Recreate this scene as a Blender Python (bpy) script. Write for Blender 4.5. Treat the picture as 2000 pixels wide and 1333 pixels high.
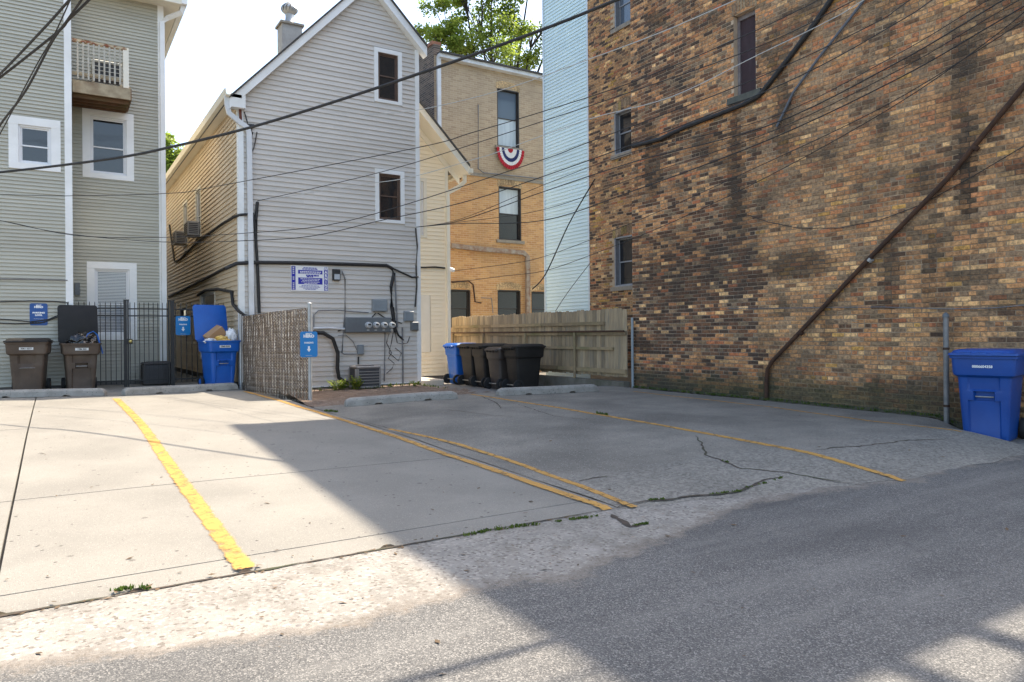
import bpy, bmesh, math, random
from math import sin, cos, pi, radians, sqrt, atan2
from mathutils import Vector, Matrix, noise

for o in list(bpy.data.objects):
    bpy.data.objects.remove(o)
SC = bpy.context.scene
C = SC.collection
RND = random.Random(7)

# ------------------------------------------------------------------ camera
F = 1420.0                    # focal length in photo pixels (photo 2000 x 1333)
HY = 652.0                    # horizon row at the middle column
ROLL = 0.008
TH = radians(32.25)           # view direction turned right of +Y (into the lots)
CAMH = 1.35
cam_d = bpy.data.cameras.new('camera')
cam = bpy.data.objects.new('camera', cam_d)
C.objects.link(cam)
cam_d.sensor_width = 36.0
cam_d.lens = 36.0 * F / 2000.0
cam_d.shift_y = -(666.5 - HY) / 2000.0
cam_d.clip_end = 800.0
cam_d.clip_start = 0.05
FW = Vector((sin(TH), cos(TH), 0)); RT = Vector((cos(TH), -sin(TH), 0)); UP = Vector((0, 0, 1))
rr = RT * cos(ROLL) - UP * sin(ROLL)
uu = RT * sin(ROLL) + UP * cos(ROLL)
cam.matrix_world = Matrix(((rr.x, uu.x, -FW.x, 0), (rr.y, uu.y, -FW.y, 0), (rr.z, uu.z, -FW.z, CAMH), (0, 0, 0, 1)))
SC.camera = cam

# ------------------------------------------------------------------ light
SUN_EL = radians(55.5)
SUN_AZ = radians(9.5)         # from +X, turned towards +Y
sdir = Vector((cos(SUN_EL) * cos(SUN_AZ), cos(SUN_EL) * sin(SUN_AZ), sin(SUN_EL)))
w = bpy.data.worlds.new('World'); SC.world = w; w.use_nodes = True
wn = w.node_tree.nodes; wl = w.node_tree.links
bgn = wn['Background']
sky = wn.new('ShaderNodeTexSky'); sky.sky_type = 'NISHITA'; sky.sun_disc = False
sky.sun_elevation = SUN_EL
sky.sun_rotation = pi / 2 - SUN_AZ
sky.air_density = 1.0; sky.dust_density = 2.2; sky.ozone_density = 1.0
tint = wn.new('ShaderNodeMix'); tint.data_type = 'RGBA'; tint.blend_type = 'MULTIPLY'; tint.inputs[0].default_value = 1.0
tint.inputs[7].default_value = (1.03, .985, .91, 1)          # hazy summer sky
wl.new(sky.outputs[0], tint.inputs[6]); wl.new(tint.outputs[2], bgn.inputs[0]); bgn.inputs[1].default_value = 0.15
sl = bpy.data.lights.new('sun', 'SUN'); sl.energy = 3.7; sl.angle = radians(0.55); sl.color = (1.0, 0.89, 0.74)
so = bpy.data.objects.new('sun', sl); C.objects.link(so)
so.rotation_euler = (-sdir).to_track_quat('-Z', 'Y').to_euler()
so.location = (20, 3, 30)
SC.view_settings.view_transform = 'Standard'
SC.view_settings.look = 'None'
SC.view_settings.exposure = 1.72
SC.view_settings.gamma = 1.0
SC.render.engine = 'CYCLES'
SC.cycles.max_bounces = 7
SC.cycles.transparent_max_bounces = 12

# ------------------------------------------------------------------ photo pixel -> direction
def ray(px, py):
    u = px - 1000.0; v = py - HY
    a = u * cos(ROLL) - v * sin(ROLL); b = u * sin(ROLL) + v * cos(ROLL)
    return FW + RT * (a / F) - UP * (b / F)
CAM = Vector((0, 0, CAMH))
def onY(px, py, Y): d = ray(px, py); return CAM + d * (Y / d.y)
def onX(px, py, X): d = ray(px, py); return CAM + d * (X / d.x)
def atd(px, py, dep): return CAM + ray(px, py) * dep      # point at a depth in metres
def pix(p):
    q = Vector(p) - CAM; z = q.dot(FW); a = q.dot(RT) / z * F; b = -q.z / z * F
    return 1000 + a * cos(ROLL) + b * sin(ROLL), HY - a * sin(ROLL) + b * cos(ROLL)

def interp(tab, x):
    if x <= tab[0][0]: return tab[0][1]
    for (x0, y0), (x1, y1) in zip(tab, tab[1:]):
        if x <= x1:
            t = (x - x0) / (x1 - x0); t = t * t * (3 - 2 * t) * 0.4 + t * 0.6
            return y0 + (y1 - y0) * t
    return tab[-1][1]
def sst(a, b, x):
    t = max(0, min(1, (x - a) / (b - a))); return t * t * (3 - 2 * t)
PROF = [(0.6, [(4.31, 0), (7, .09), (10.5, .21), (14, .25), (40, .26)]),
        (3.7, [(4.31, 0), (7, .05), (8.3, .085), (11.8, .12), (13.5, .16), (16, .22), (40, .24)]),
        (5.2, [(3.9, 0), (5.0, .07), (7.0, .13), (9, .16), (12, .19), (40, .19)]),
        (6.8, [(3.4, 0), (4.6, .14), (5.9, .165), (9, .19), (12, .21), (40, .21)]),
        (10.2, [(3.5, 0), (4.5, .15), (6, .165), (9, .19), (12, .21), (40, .21)])]
def G(x, y):
    xs = [p[0] for p in PROF]
    if x <= xs[0]: h = interp(PROF[0][1], y)
    elif x >= xs[-1]: h = interp(PROF[-1][1], y)
    else:
        for i in range(len(xs) - 1):
            if xs[i] <= x <= xs[i + 1]:
                t = (x - xs[i]) / (xs[i + 1] - xs[i])
                h = interp(PROF[i][1], y) * (1 - t) + interp(PROF[i + 1][1], y) * t
                break
    if x > 3.62: h += (0.03 - h) * sst(11.9, 13.0, y) * sst(3.62, 3.9, x)
    if x > 9.0: h *= 1 - sst(9.15, 9.45, x) * (1 - sst(4.7, 5.3, y))
    return h
def onG(px, py, off=0.0):
    d = ray(px, py); t = 1.0; p = CAM
    for i in range(60):
        p = CAM + d * t
        t += (p.z - G(p.x, p.y) - off) / max(0.02, -d.z) * 0.8
    return CAM + d * t

# ------------------------------------------------------------------ materials
MATS = {}
def nd(nt, t, **kw):
    n = nt.nodes.new(t)
    for k, v in kw.items(): setattr(n, k, v)
    return n
def mat(name, c1, c2=None, scale=4.0, rough=0.7, bump=0.0, bscale=None, metal=0.0, detail=6.0, stretch=(1, 1, 1),
        c3=None, s3=0.6, f3=0.5, spec=0.5, src=None, emit=None, speck=None, coat=0.0, lo=0.35, hi=0.65, rnd=0.0):
    """noise-mottled principled material; src = 'attr' or 'obj' takes the base colour from the piece itself"""
    if name in MATS: return MATS[name]
    m = bpy.data.materials.new(name); m.use_nodes = True; nt = m.node_tree; L = nt.links
    b = nt.nodes['Principled BSDF']
    tc = nd(nt, 'ShaderNodeTexCoord'); mp = nd(nt, 'ShaderNodeMapping'); mp.inputs['Scale'].default_value = stretch
    geo = nd(nt, 'ShaderNodeNewGeometry')
    L.new(geo.outputs['Position'], mp.inputs['Vector'])
    n1 = nd(nt, 'ShaderNodeTexNoise'); n1.inputs['Scale'].default_value = scale; n1.inputs['Detail'].default_value = detail
    n1.inputs['Roughness'].default_value = 0.62
    L.new(mp.outputs[0], n1.inputs['Vector'])
    r1 = nd(nt, 'ShaderNodeMapRange'); r1.inputs[1].default_value = lo; r1.inputs[2].default_value = hi
    L.new(n1.outputs['Fac'], r1.inputs[0])
    mx = nd(nt, 'ShaderNodeMix', data_type='RGBA')
    L.new(r1.outputs[0], mx.inputs[0])
    c2 = c2 or c1
    if src:
        if src == 'attr':
            a = nd(nt, 'ShaderNodeVertexColor'); a.layer_name = 'Col'; cs = a.outputs['Color']
        else:
            a = nd(nt, 'ShaderNodeObjectInfo'); cs = a.outputs['Color']
        m1 = nd(nt, 'ShaderNodeMix', data_type='RGBA', blend_type='MULTIPLY'); m1.inputs[0].default_value = 1
        m2 = nd(nt, 'ShaderNodeMix', data_type='RGBA', blend_type='MULTIPLY'); m2.inputs[0].default_value = 1
        L.new(cs, m1.inputs[6]); m1.inputs[7].default_value = (*c1, 1)
        L.new(cs, m2.inputs[6]); m2.inputs[7].default_value = (*c2, 1)
        L.new(m1.outputs[2], mx.inputs[6]); L.new(m2.outputs[2], mx.inputs[7])
    else:
        mx.inputs[6].default_value = (*c1, 1); mx.inputs[7].default_value = (*c2, 1)
    out = mx.outputs[2]
    if c3:
        n3 = nd(nt, 'ShaderNodeTexNoise'); n3.inputs['Scale'].default_value = s3; n3.inputs['Detail'].default_value = 5
        L.new(mp.outputs[0], n3.inputs['Vector'])
        r3 = nd(nt, 'ShaderNodeMapRange'); r3.inputs[1].default_value = 0.48; r3.inputs[2].default_value = 0.7; r3.inputs[4].default_value = f3
        L.new(n3.outputs['Fac'], r3.inputs[0])
        x3 = nd(nt, 'ShaderNodeMix', data_type='RGBA'); L.new(r3.outputs[0], x3.inputs[0]); L.new(out, x3.inputs[6]); x3.inputs[7].default_value = (*c3, 1)
        out = x3.outputs[2]
    if speck:           # (colour, cell scale, amount)  small stones / specks
        for (sc_, ss, am) in speck:
            v = nd(nt, 'ShaderNodeTexVoronoi'); v.inputs['Scale'].default_value = ss
            L.new(geo.outputs['Position'], v.inputs['Vector'])
            sp = nd(nt, 'ShaderNodeSeparateColor'); L.new(v.outputs['Color'], sp.inputs[0])
            lt = nd(nt, 'ShaderNodeMath', operation='LESS_THAN'); lt.inputs[1].default_value = am; L.new(sp.outputs[0], lt.inputs[0])
            l2 = nd(nt, 'ShaderNodeMapRange'); l2.inputs[1].default_value = 0.42; l2.inputs[2].default_value = 0.30
            L.new(v.outputs['Distance'], l2.inputs[0])
            mu = nd(nt, 'ShaderNodeMath', operation='MULTIPLY'); L.new(lt.outputs[0], mu.inputs[0]); L.new(l2.outputs[0], mu.inputs[1])
            xs = nd(nt, 'ShaderNodeMix', data_type='RGBA'); L.new(mu.outputs[0], xs.inputs[0]); L.new(out, xs.inputs[6]); xs.inputs[7].default_value = (*sc_, 1)
            out = xs.outputs[2]
    if rnd:
        oi = nd(nt, 'ShaderNodeObjectInfo'); rm = nd(nt, 'ShaderNodeMapRange'); rm.inputs[3].default_value = 1 - rnd; rm.inputs[4].default_value = 1 + rnd
        L.new(oi.outputs['Random'], rm.inputs[0])
        hv = nd(nt, 'ShaderNodeHueSaturation'); L.new(rm.outputs[0], hv.inputs['Value']); L.new(out, hv.inputs['Color']); out = hv.outputs[0]
    L.new(out, b.inputs['Base Color'])
    b.inputs['Roughness'].default_value = rough; b.inputs['Metallic'].default_value = metal
    b.inputs['Specular IOR Level'].default_value = spec
    if coat: b.inputs['Coat Weight'].default_value = coat
    if bump:
        nb = nd(nt, 'ShaderNodeTexNoise'); nb.inputs['Scale'].default_value = bscale or scale * 6; nb.inputs['Detail'].default_value = 5
        L.new(mp.outputs[0], nb.inputs['Vector'])
        bp = nd(nt, 'ShaderNodeBump'); bp.inputs['Strength'].default_value = bump; bp.inputs['Distance'].default_value = 0.01
        L.new(nb.outputs['Fac'], bp.inputs['Height']); L.new(bp.outputs[0], b.inputs['Normal'])
    MATS[name] = m
    return m
def glassmat(name, col, rough=0.04):
    m = bpy.data.materials.new(name); m.use_nodes = True; nt = m.node_tree; L = nt.links; b = nt.nodes['Principled BSDF']
    geo = nd(nt, 'ShaderNodeNewGeometry'); n = nd(nt, 'ShaderNodeTexNoise'); n.inputs['Scale'].default_value = 1.6
    L.new(geo.outputs['Position'], n.inputs['Vector'])
    bp = nd(nt, 'ShaderNodeBump'); bp.inputs['Strength'].default_value = 0.12; bp.inputs['Distance'].default_value = 0.02
    L.new(n.outputs['Fac'], bp.inputs['Height']); L.new(bp.outputs[0], b.inputs['Normal'])
    b.inputs['Base Color'].default_value = (*col, 1); b.inputs['Roughness'].default_value = rough; b.inputs['Specular IOR Level'].default_value = 0.9
    MATS[name] = m; return m

# vinyl, trims
M_VG = mat('vinyl_grey', (.60, .555, .50), (.56, .52, .465), scale=1.2, rough=.55, bump=.06, bscale=30, stretch=(1, 1, 3), c3=(.44, .40, .345), s3=.5, f3=.4, rnd=.04)
M_VT = mat('vinyl_beige', (.60, .475, .32), (.56, .44, .295), scale=1.2, rough=.55, bump=.06, bscale=30, c3=(.38, .28, .17), s3=.6, f3=.3, rnd=.03)
M_VC = mat('vinyl_cream', (.85, .75, .57), (.82, .72, .54), scale=1.2, rough=.55, rnd=.03)
M_VS = mat('vinyl_sage', (.45, .435, .36), (.415, .40, .33), scale=1.0, rough=.55, bump=.06, bscale=30, stretch=(1, 1, 3), c3=(.34, .32, .26), s3=.45, f3=.35, rnd=.05)
M_VB = mat('vinyl_blue', (.60, .74, .76), (.57, .71, .74), scale=1.0, rough=.5, c3=(.50, .62, .66), s3=.5, f3=.3, rnd=.03)
M_TR = mat('trim_white', (.82, .82, .80), (.76, .76, .74), scale=2.5, rough=.5, c3=(.6, .57, .5), s3=1.2, f3=.3)
M_TRC = mat('trim_cream', (.76, .71, .6), (.7, .65, .53), scale=2.5, rough=.5)
M_GUT = mat('gutter_white', (.68, .69, .70), (.6, .6, .6), scale=3, rough=.4, c3=(.45, .42, .36), s3=2, f3=.3)
M_ROOF = mat('asphalt_shingle', (.05, .047, .045), (.08, .075, .07), scale=12, rough=.95, bump=.4)
M_SASHW = mat('sash_white', (.72, .72, .72), rough=.45)
M_SASHB = mat('sash_brown', (.085, .05, .035), (.12, .07, .045), scale=9, rough=.6)
M_SASHD = mat('sash_dark', (.028, .024, .022), (.045, .038, .034), scale=9, rough=.6)
M_SASHG = mat('sash_grey', (.22, .23, .25), (.28, .29, .31), scale=9, rough=.55)
M_GL = glassmat('pane_dark', (.018, .018, .02))
M_GLB = glassmat('pane_bluish', (.10, .13, .17))
M_BLIND = mat('blind_white', (.72, .74, .76), rough=.6)
M_CURT = mat('curtain_pale', (.55, .6, .62), (.45, .5, .53), scale=3, rough=.8, stretch=(4, 4, .5))
M_FOUND = mat('foundation', (.12, .11, .105), (.17, .16, .15), scale=5, rough=.9, bump=.3)
# ground
M_CONC = mat('slab_concrete', (.225, .21, .18), (.19, .177, .152), scale=1.1, rough=.85, bump=.25, bscale=160, c3=(.15, .14, .12), s3=.9, f3=.65,
             speck=[((.075, .065, .055), 30, .016), ((.11, .10, .085), 13, .008), ((.29, .27, .235), 110, .2), ((.13, .12, .10), 130, .2)], detail=9)
M_OLD = mat('old_concrete', (.24, .225, .205), (.185, .175, .16), scale=1.4, rough=.9, bump=.5, bscale=90, c3=(.13, .122, .112), s3=.8, f3=.65,
            speck=[((.36, .34, .31), 70, .16), ((.07, .065, .06), 55, .16)], detail=10)
M_DIRT = mat('dirt', (.20, .14, .10), (.12, .085, .06), scale=9, rough=1, bump=.8, bscale=40, c3=(.3, .22, .16), s3=4, f3=.6, speck=[((.4, .34, .28), 45, .2)])
M_GRND = mat('bare_ground', (.16, .14, .115), (.11, .10, .08), scale=3, rough=1, bump=.4, c3=(.06, .075, .03), s3=1.5, f3=.5)
M_SOIL = mat('crack_soil', (.035, .028, .022), (.07, .05, .035), scale=20, rough=1, c3=(.04, .055, .018), s3=3, f3=.8)
M_STOP = mat('stop_concrete', (.33, .31, .275), (.24, .225, .2), scale=5, rough=.9, bump=.4, bscale=70, c3=(.22, .205, .18), s3=2.5, f3=.5, speck=[((.1, .09, .08), 50, .1)])
M_STEP = mat('step_concrete', (.55, .5, .42), (.48, .43, .36), scale=4, rough=.9, bump=.3)
M_MOSS = mat('moss', (.04, .045, .02), (.08, .07, .045), scale=7, rough=1, bump=.8)
# metal, plastic
M_GALV = mat('galvanised', (.42, .43, .43), (.34, .35, .35), scale=9, rough=.5, metal=.55)
M_IRON = mat('black_iron', (.012, .012, .013), (.02, .02, .021), scale=9, rough=.5)
M_RUST = mat('rusty_pipe', (.045, .022, .014), (.085, .04, .02), scale=9, rough=.85, bump=.3, c3=(.03, .018, .013), s3=3, f3=.6)
M_CABLE = mat('black_cable', (.013, .013, .014), (.03, .028, .027), scale=9, rough=.65)
M_CABLEG = mat('grey_cable', (.14, .14, .15), (.2, .2, .2), scale=9, rough=.65)
M_CABLEW = mat('white_cable', (.5, .5, .48), (.4, .4, .38), scale=9, rough=.65)
M_BOX = mat('box_grey', (.235, .265, .285), (.20, .225, .245), scale=4, rough=.45, c3=(.15, .16, .16), s3=3, f3=.3)
M_BOXD = mat('box_dark', (.13, .145, .155), (.11, .12, .13), scale=4, rough=.45)
M_METER = glassmat('meter_glass', (.42, .43, .43), .12)
M_ACB = mat('condenser_beige', (.27, .255, .24), (.23, .215, .2), scale=5, rough=.5)
M_ACD = mat('condenser_dark', (.035, .035, .04), (.06, .06, .065), scale=40, rough=.6)
M_BLUE = mat('cart_blue', (.005, .10, .43), (.004, .08, .36), scale=3, rough=.42, bump=.05, bscale=60, c3=(.02, .13, .46), s3=2, f3=.35)
M_BLUE_SHADE = mat('cart_blue_shaded', (.004, .065, .31), (.003, .052, .26), scale=3, rough=.45, bump=.05, bscale=60, c3=(.02, .085, .33), s3=2.5, f3=.4)  # cart blue with shade put into the colour, for the cart by the wall
M_BRWN = mat('cart_brown', (.10, .07, .05), (.07, .05, .037), scale=3, rough=.55, spec=.3, bump=.05, bscale=60, c3=(.15, .12, .095), s3=2.2, f3=.55)
M_BLK = mat('cart_black', (.016, .0145, .014), (.022, .02, .018), scale=3, rough=.55, spec=.25, bump=.05, bscale=60, c3=(.032, .028, .025), s3=2, f3=.4)
M_RUB = mat('rubber', (.012, .012, .012), (.02, .02, .02), scale=9, rough=.8)
M_BAG = mat('bag_plastic', (.008, .008, .009), rough=.22, spec=.7)
M_BAGW = mat('bag_white', (.72, .72, .72), (.6, .6, .62), scale=8, rough=.35)
M_TIE = mat('blue_drawstring', (.02, .16, .62), rough=.4)
M_CARD = mat('cardboard', (.36, .22, .12), (.30, .18, .095), scale=3, rough=.8)
M_YEL = mat('paper_yellow', (.62, .36, .06), (.7, .52, .2), scale=12, rough=.8)
M_SIGN = mat('sign_blue', (.004, .20, .52), (.004, .18, .47), scale=2, rough=.35)
M_SIGNN = mat('sign_navy', (.01, .012, .33), rough=.4)
M_WHT = mat('sign_white', (.8, .8, .8), rough=.5)
M_LBL = mat('label_white', (.62, .62, .6), rough=.6)
M_RED = mat('flag_red', (.42, .008, .02), (.33, .006, .016), scale=9, rough=.8)
M_NAVY = mat('flag_navy', (.012, .02, .10), rough=.8)
M_FWH = mat('flag_white', (.68, .66, .64), rough=.85)
M_WOOD = mat('fence_wood', (.36, .28, .175), (.26, .20, .13), scale=5, rough=.9, stretch=(6, 6, .7), bump=.3, c3=(.17, .155, .125), s3=2, f3=.7, src=None, rnd=.28)
M_RAIL = mat('fence_rail', (.30, .225, .13), (.22, .165, .10), scale=6, rough=.9, bump=.3, c3=(.12, .125, .05), s3=1.2, f3=.7, rnd=.2)
M_DECK = mat('deck_wood', (.40, .33, .22), (.30, .24, .155), scale=6, rough=.9, bump=.3, c3=(.17, .105, .06), s3=3, f3=.7)
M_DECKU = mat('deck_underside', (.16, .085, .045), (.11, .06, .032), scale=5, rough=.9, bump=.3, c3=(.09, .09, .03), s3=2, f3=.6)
M_SLAT = mat('fence_slat', (.62, .51, .39), (.48, .38, .28), scale=6, rough=.6, c3=(.75, .68, .6), s3=4, f3=.6, rnd=.3)
M_WIRE = mat('fence_wire', (.13, .09, .06), (.20, .145, .10), scale=20, rough=.6, metal=.3)
M_STEEL = mat('lift_bar', (.45, .45, .42), (.3, .28, .25), scale=12, rough=.45, metal=.6)
M_GRASS = mat('grass', (.045, .085, .012), (.10, .14, .025), scale=6, rough=.8)
M_WEED = mat('weed', (.13, .21, .02), (.30, .32, .05), scale=14, rough=.7)
M_BARK = mat('bark', (.06, .05, .04), (.03, .025, .02), scale=9, rough=1, bump=.5)
M_LEAF = mat('leaf', (.12, .18, .025), (.24, .30, .05), scale=1.1, rough=.6, lo=.4, hi=.6, src=None)
M_BOARD = mat('window_board', (.045, .022, .026), (.032, .017, .02), scale=3, rough=.75, stretch=(1, 3, .6), c3=(.085, .055, .065), s3=2.5, f3=.4)
M_STONE = mat('sill_stone', (.30, .26, .21), (.22, .19, .15), scale=7, rough=.9, bump=.3)
M_STONED = mat('sill_stone_dark', (.075, .078, .068), (.11, .11, .09), scale=7, rough=.9, bump=.3)
M_COPE = mat('coping_tile', (.30, .13, .07), (.22, .09, .05), scale=5, rough=.8)
BRICK_A = mat('brick_each', (1.22, 1.18, 1.1), (.58, .58, .60), scale=24, rough=.95, bump=1.0, bscale=60, src='obj', c3=(.055, .045, .036), s3=1.5, f3=.62, lo=.38, hi=.62)
BRICK_B = mat('brick_wall', (1.22, 1.18, 1.1), (.58, .58, .60), scale=24, rough=.95, bump=1.0, bscale=60, src='attr', c3=(.055, .045, .036), s3=1.5, f3=.62, lo=.38, hi=.62)
M_MORT = mat('mortar', (.56, .43, .30), (.47, .355, .245), scale=7, rough=.95, bump=.9, bscale=45, c3=(.23, .17, .12), s3=.9, f3=.55)
M_MORTS = mat('mortar_smeared', (.50, .36, .23), (.34, .245, .16), scale=11, rough=.95, bump=1.0, bscale=45, c3=(.08, .065, .05), s3=1.5, f3=.6, lo=.38, hi=.62)
M_MORTR = mat('mortar_recess', (.46, .35, .235), (.40, .30, .2), scale=7, rough=.95, bump=.8, bscale=45, c3=(.17, .13, .09), s3=.9, f3=.5)

def leaf_shader(m, tr):
    nt = m.node_tree; b = nt.nodes['Principled BSDF']; L = nt.links
    t = nd(nt, 'ShaderNodeBsdfTranslucent'); mx = nd(nt, 'ShaderNodeMixShader'); mx.inputs[0].default_value = tr
    src = b.inputs['Base Color'].links[0].from_socket
    hs = nd(nt, 'ShaderNodeHueSaturation'); hs.inputs['Value'].default_value = 1.5; L.new(src, hs.inputs['Color'])
    L.new(hs.outputs[0], t.inputs['Color']); L.new(b.outputs[0], mx.inputs[1]); L.new(t.outputs[0], mx.inputs[2])
    L.new(mx.outputs[0], nt.nodes['Material Output'].inputs['Surface'])
for m_ in (M_LEAF, M_GRASS, M_WEED): leaf_shader(m_, .5)

def worn_paint(name, c):
    m = bpy.data.materials.new(name); m.use_nodes = True; nt = m.node_tree; L = nt.links; b = nt.nodes['Principled BSDF']
    geo = nd(nt, 'ShaderNodeNewGeometry')
    n = nd(nt, 'ShaderNodeTexNoise'); n.inputs['Scale'].default_value = 9; n.inputs['Detail'].default_value = 10; n.inputs['Roughness'].default_value = .75
    L.new(geo.outputs['Position'], n.inputs['Vector'])
    at = nd(nt, 'ShaderNodeAttribute'); at.attribute_name = 'edge'
    ad = nd(nt, 'ShaderNodeMath', operation='ADD'); L.new(n.outputs['Fac'], ad.inputs[0]); L.new(at.outputs['Fac'], ad.inputs[1])
    r = nd(nt, 'ShaderNodeMapRange'); r.inputs[1].default_value = .36; r.inputs[2].default_value = .56; r.inputs[4].default_value = .93
    L.new(ad.outputs[0], r.inputs[0])
    tr = nd(nt, 'ShaderNodeBsdfTransparent'); mx = nd(nt, 'ShaderNodeMixShader')
    L.new(r.outputs[0], mx.inputs[0]); L.new(tr.outputs[0], mx.inputs[1]); L.new(b.outputs[0], mx.inputs[2])
    L.new(mx.outputs[0], nt.nodes['Material Output'].inputs['Surface'])
    n2 = nd(nt, 'ShaderNodeTexNoise'); n2.inputs['Scale'].default_value = 3; n2.inputs['Detail'].default_value = 6
    L.new(geo.outputs['Position'], n2.inputs['Vector'])
    m2 = nd(nt, 'ShaderNodeMix', data_type='RGBA'); L.new(n2.outputs['Fac'], m2.inputs[0])
    m2.inputs[6].default_value = (*c, 1); m2.inputs[7].default_value = (c[0] * .75, c[1] * .72, c[2] * .9, 1)
    L.new(m2.outputs[2], b.inputs['Base Color']); b.inputs['Roughness'].default_value = .8
    MATS[name] = m; return m
M_PAINT = worn_paint('yellow_paint', (.50, .275, .055))

def alley_mat():
    m = bpy.data.materials.new('alley_surface'); m.use_nodes = True; nt = m.node_tree; L = nt.links; b = nt.nodes['Principled BSDF']
    geo = nd(nt, 'ShaderNodeNewGeometry'); P = geo.outputs['Position']
    def noi(s, d=8, rg=.65):
        n = nd(nt, 'ShaderNodeTexNoise'); n.inputs['Scale'].default_value = s; n.inputs['Detail'].default_value = d; n.inputs['Roughness'].default_value = rg
        L.new(P, n.inputs['Vector']); return n.outputs['Fac']
    def vor(s):
        v = nd(nt, 'ShaderNodeTexVoronoi'); v.inputs['Scale'].default_value = s; L.new(P, v.inputs['Vector']); return v
    def mr(f, a, c, d=0, e=1):
        r = nd(nt, 'ShaderNodeMapRange'); r.inputs[1].default_value = a; r.inputs[2].default_value = c; r.inputs[3].default_value = d; r.inputs[4].default_value = e
        L.new(f, r.inputs[0]); return r.outputs[0]
    def mix(f, a, c):
        x = nd(nt, 'ShaderNodeMix', data_type='RGBA')
        L.new(f, x.inputs[0])
        for k, s in ((6, a), (7, c)):
            if isinstance(s, tuple): x.inputs[k].default_value = (*s, 1)
            else: L.new(s, x.inputs[k])
        return x.outputs[2]
    def math_(op, a, c):
        x = nd(nt, 'ShaderNodeMath', operation=op)
        for k, s in ((0, a), (1, c)):
            if isinstance(s, (int, float)): x.inputs[k].default_value = s
            else: L.new(s, x.inputs[k])
        return x.outputs[0]
    # asphalt: dark binder with pale stones
    asp = mix(mr(noi(1.3), .35, .65), (.085, .083, .08), (.115, .112, .106))
    v1 = vor(170); sc = nd(nt, 'ShaderNodeSeparateColor'); L.new(v1.outputs['Color'], sc.inputs[0])
    asp = mix(mr(sc.outputs[0], .55, 1, 0, .75), asp, (.29, .275, .25))
    asp = mix(mr(sc.outputs[1], .7, 1, 0, .8), asp, (.03, .03, .03))
    asp = mix(mr(noi(.5, 6), .5, .72, 0, .5), asp, (.06, .059, .058))
    mp = nd(nt, 'ShaderNodeMapping'); mp.inputs['Scale'].default_value = (.22, 1.5, 1); L.new(P, mp.inputs['Vector'])
    ns = nd(nt, 'ShaderNodeTexNoise'); ns.inputs['Scale'].default_value = 1.0; ns.inputs['Detail'].default_value = 8; ns.inputs['Roughness'].default_value = .7; L.new(mp.outputs[0], ns.inputs['Vector'])
    asp = mix(mr(ns.outputs['Fac'], .50, .68, 0, .5), asp, (.045, .044, .044))
    asp = mix(mr(ns.outputs['Fac'], .48, .32, 0, .45), asp, (.21, .20, .182))
    asp = mix(mr(noi(2.6, 9, .75), .60, .70, 0, .6), asp, (.05, .048, .046))
    asp = mix(mr(noi(9, 6, .7), .62, .74, 0, .5), asp, (.17, .15, .125))
    # exposed aggregate concrete
    agg = mix(mr(noi(2.2), .35, .68), (.27, .25, .22), (.20, .186, .165))
    v2 = vor(22); s2 = nd(nt, 'ShaderNodeSeparateColor'); L.new(v2.outputs['Color'], s2.inputs[0])
    stone = math_('MULTIPLY', mr(s2.outputs[0], .88, .90), mr(v2.outputs['Distance'], .36, .28))
    agg = mix(stone, agg, mix(s2.outputs[2], (.15, .14, .13), (.26, .20, .15)))
    v3 = vor(60); s3 = nd(nt, 'ShaderNodeSeparateColor'); L.new(v3.outputs['Color'], s3.inputs[0])
    agg = mix(mr(s3.outputs[0], .7, .95, 0, .7), agg, (.36, .335, .295))
    agg = mix(mr(s3.outputs[1], .8, .97, 0, .8), agg, (.10, .085, .07))
    agg = mix(mr(noi(4.5, 9, .75), .52, .66, 0, .6), agg, (.135, .115, .09))
    agg = mix(mr(noi(1.1, 7, .7), .5, .68, 0, .5), agg, (.15, .14, .12))
    at = nd(nt, 'ShaderNodeAttribute'); at.attribute_name = 'edge'
    e = math_('ADD', at.outputs['Fac'], math_('MULTIPLY', math_('SUBTRACT', noi(3.2, 10, .75), .5), .9))
    col = mix(mr(e, -.10, .10), asp, agg)
    dirt = math_('MULTIPLY', mr(math_('ABSOLUTE', e, 0), .13, 0), .3)
    col = mix(dirt, col, (.17, .125, .085))
    L.new(col, b.inputs['Base Color']); b.inputs['Roughness'].default_value = .9; b.inputs['Specular IOR Level'].default_value = .3
    h = math_('ADD', math_('MULTIPLY', v1.outputs['Distance'], .5), math_('MULTIPLY', noi(60, 4), .6))
    bp = nd(nt, 'ShaderNodeBump'); bp.inputs['Strength'].default_value = .55; bp.inputs['Distance'].default_value = .006
    L.new(h, bp.inputs['Height']); L.new(bp.outputs[0], b.inputs['Normal'])
    MATS['alley_surface'] = m; return m
M_ALLEY = alley_mat()

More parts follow.
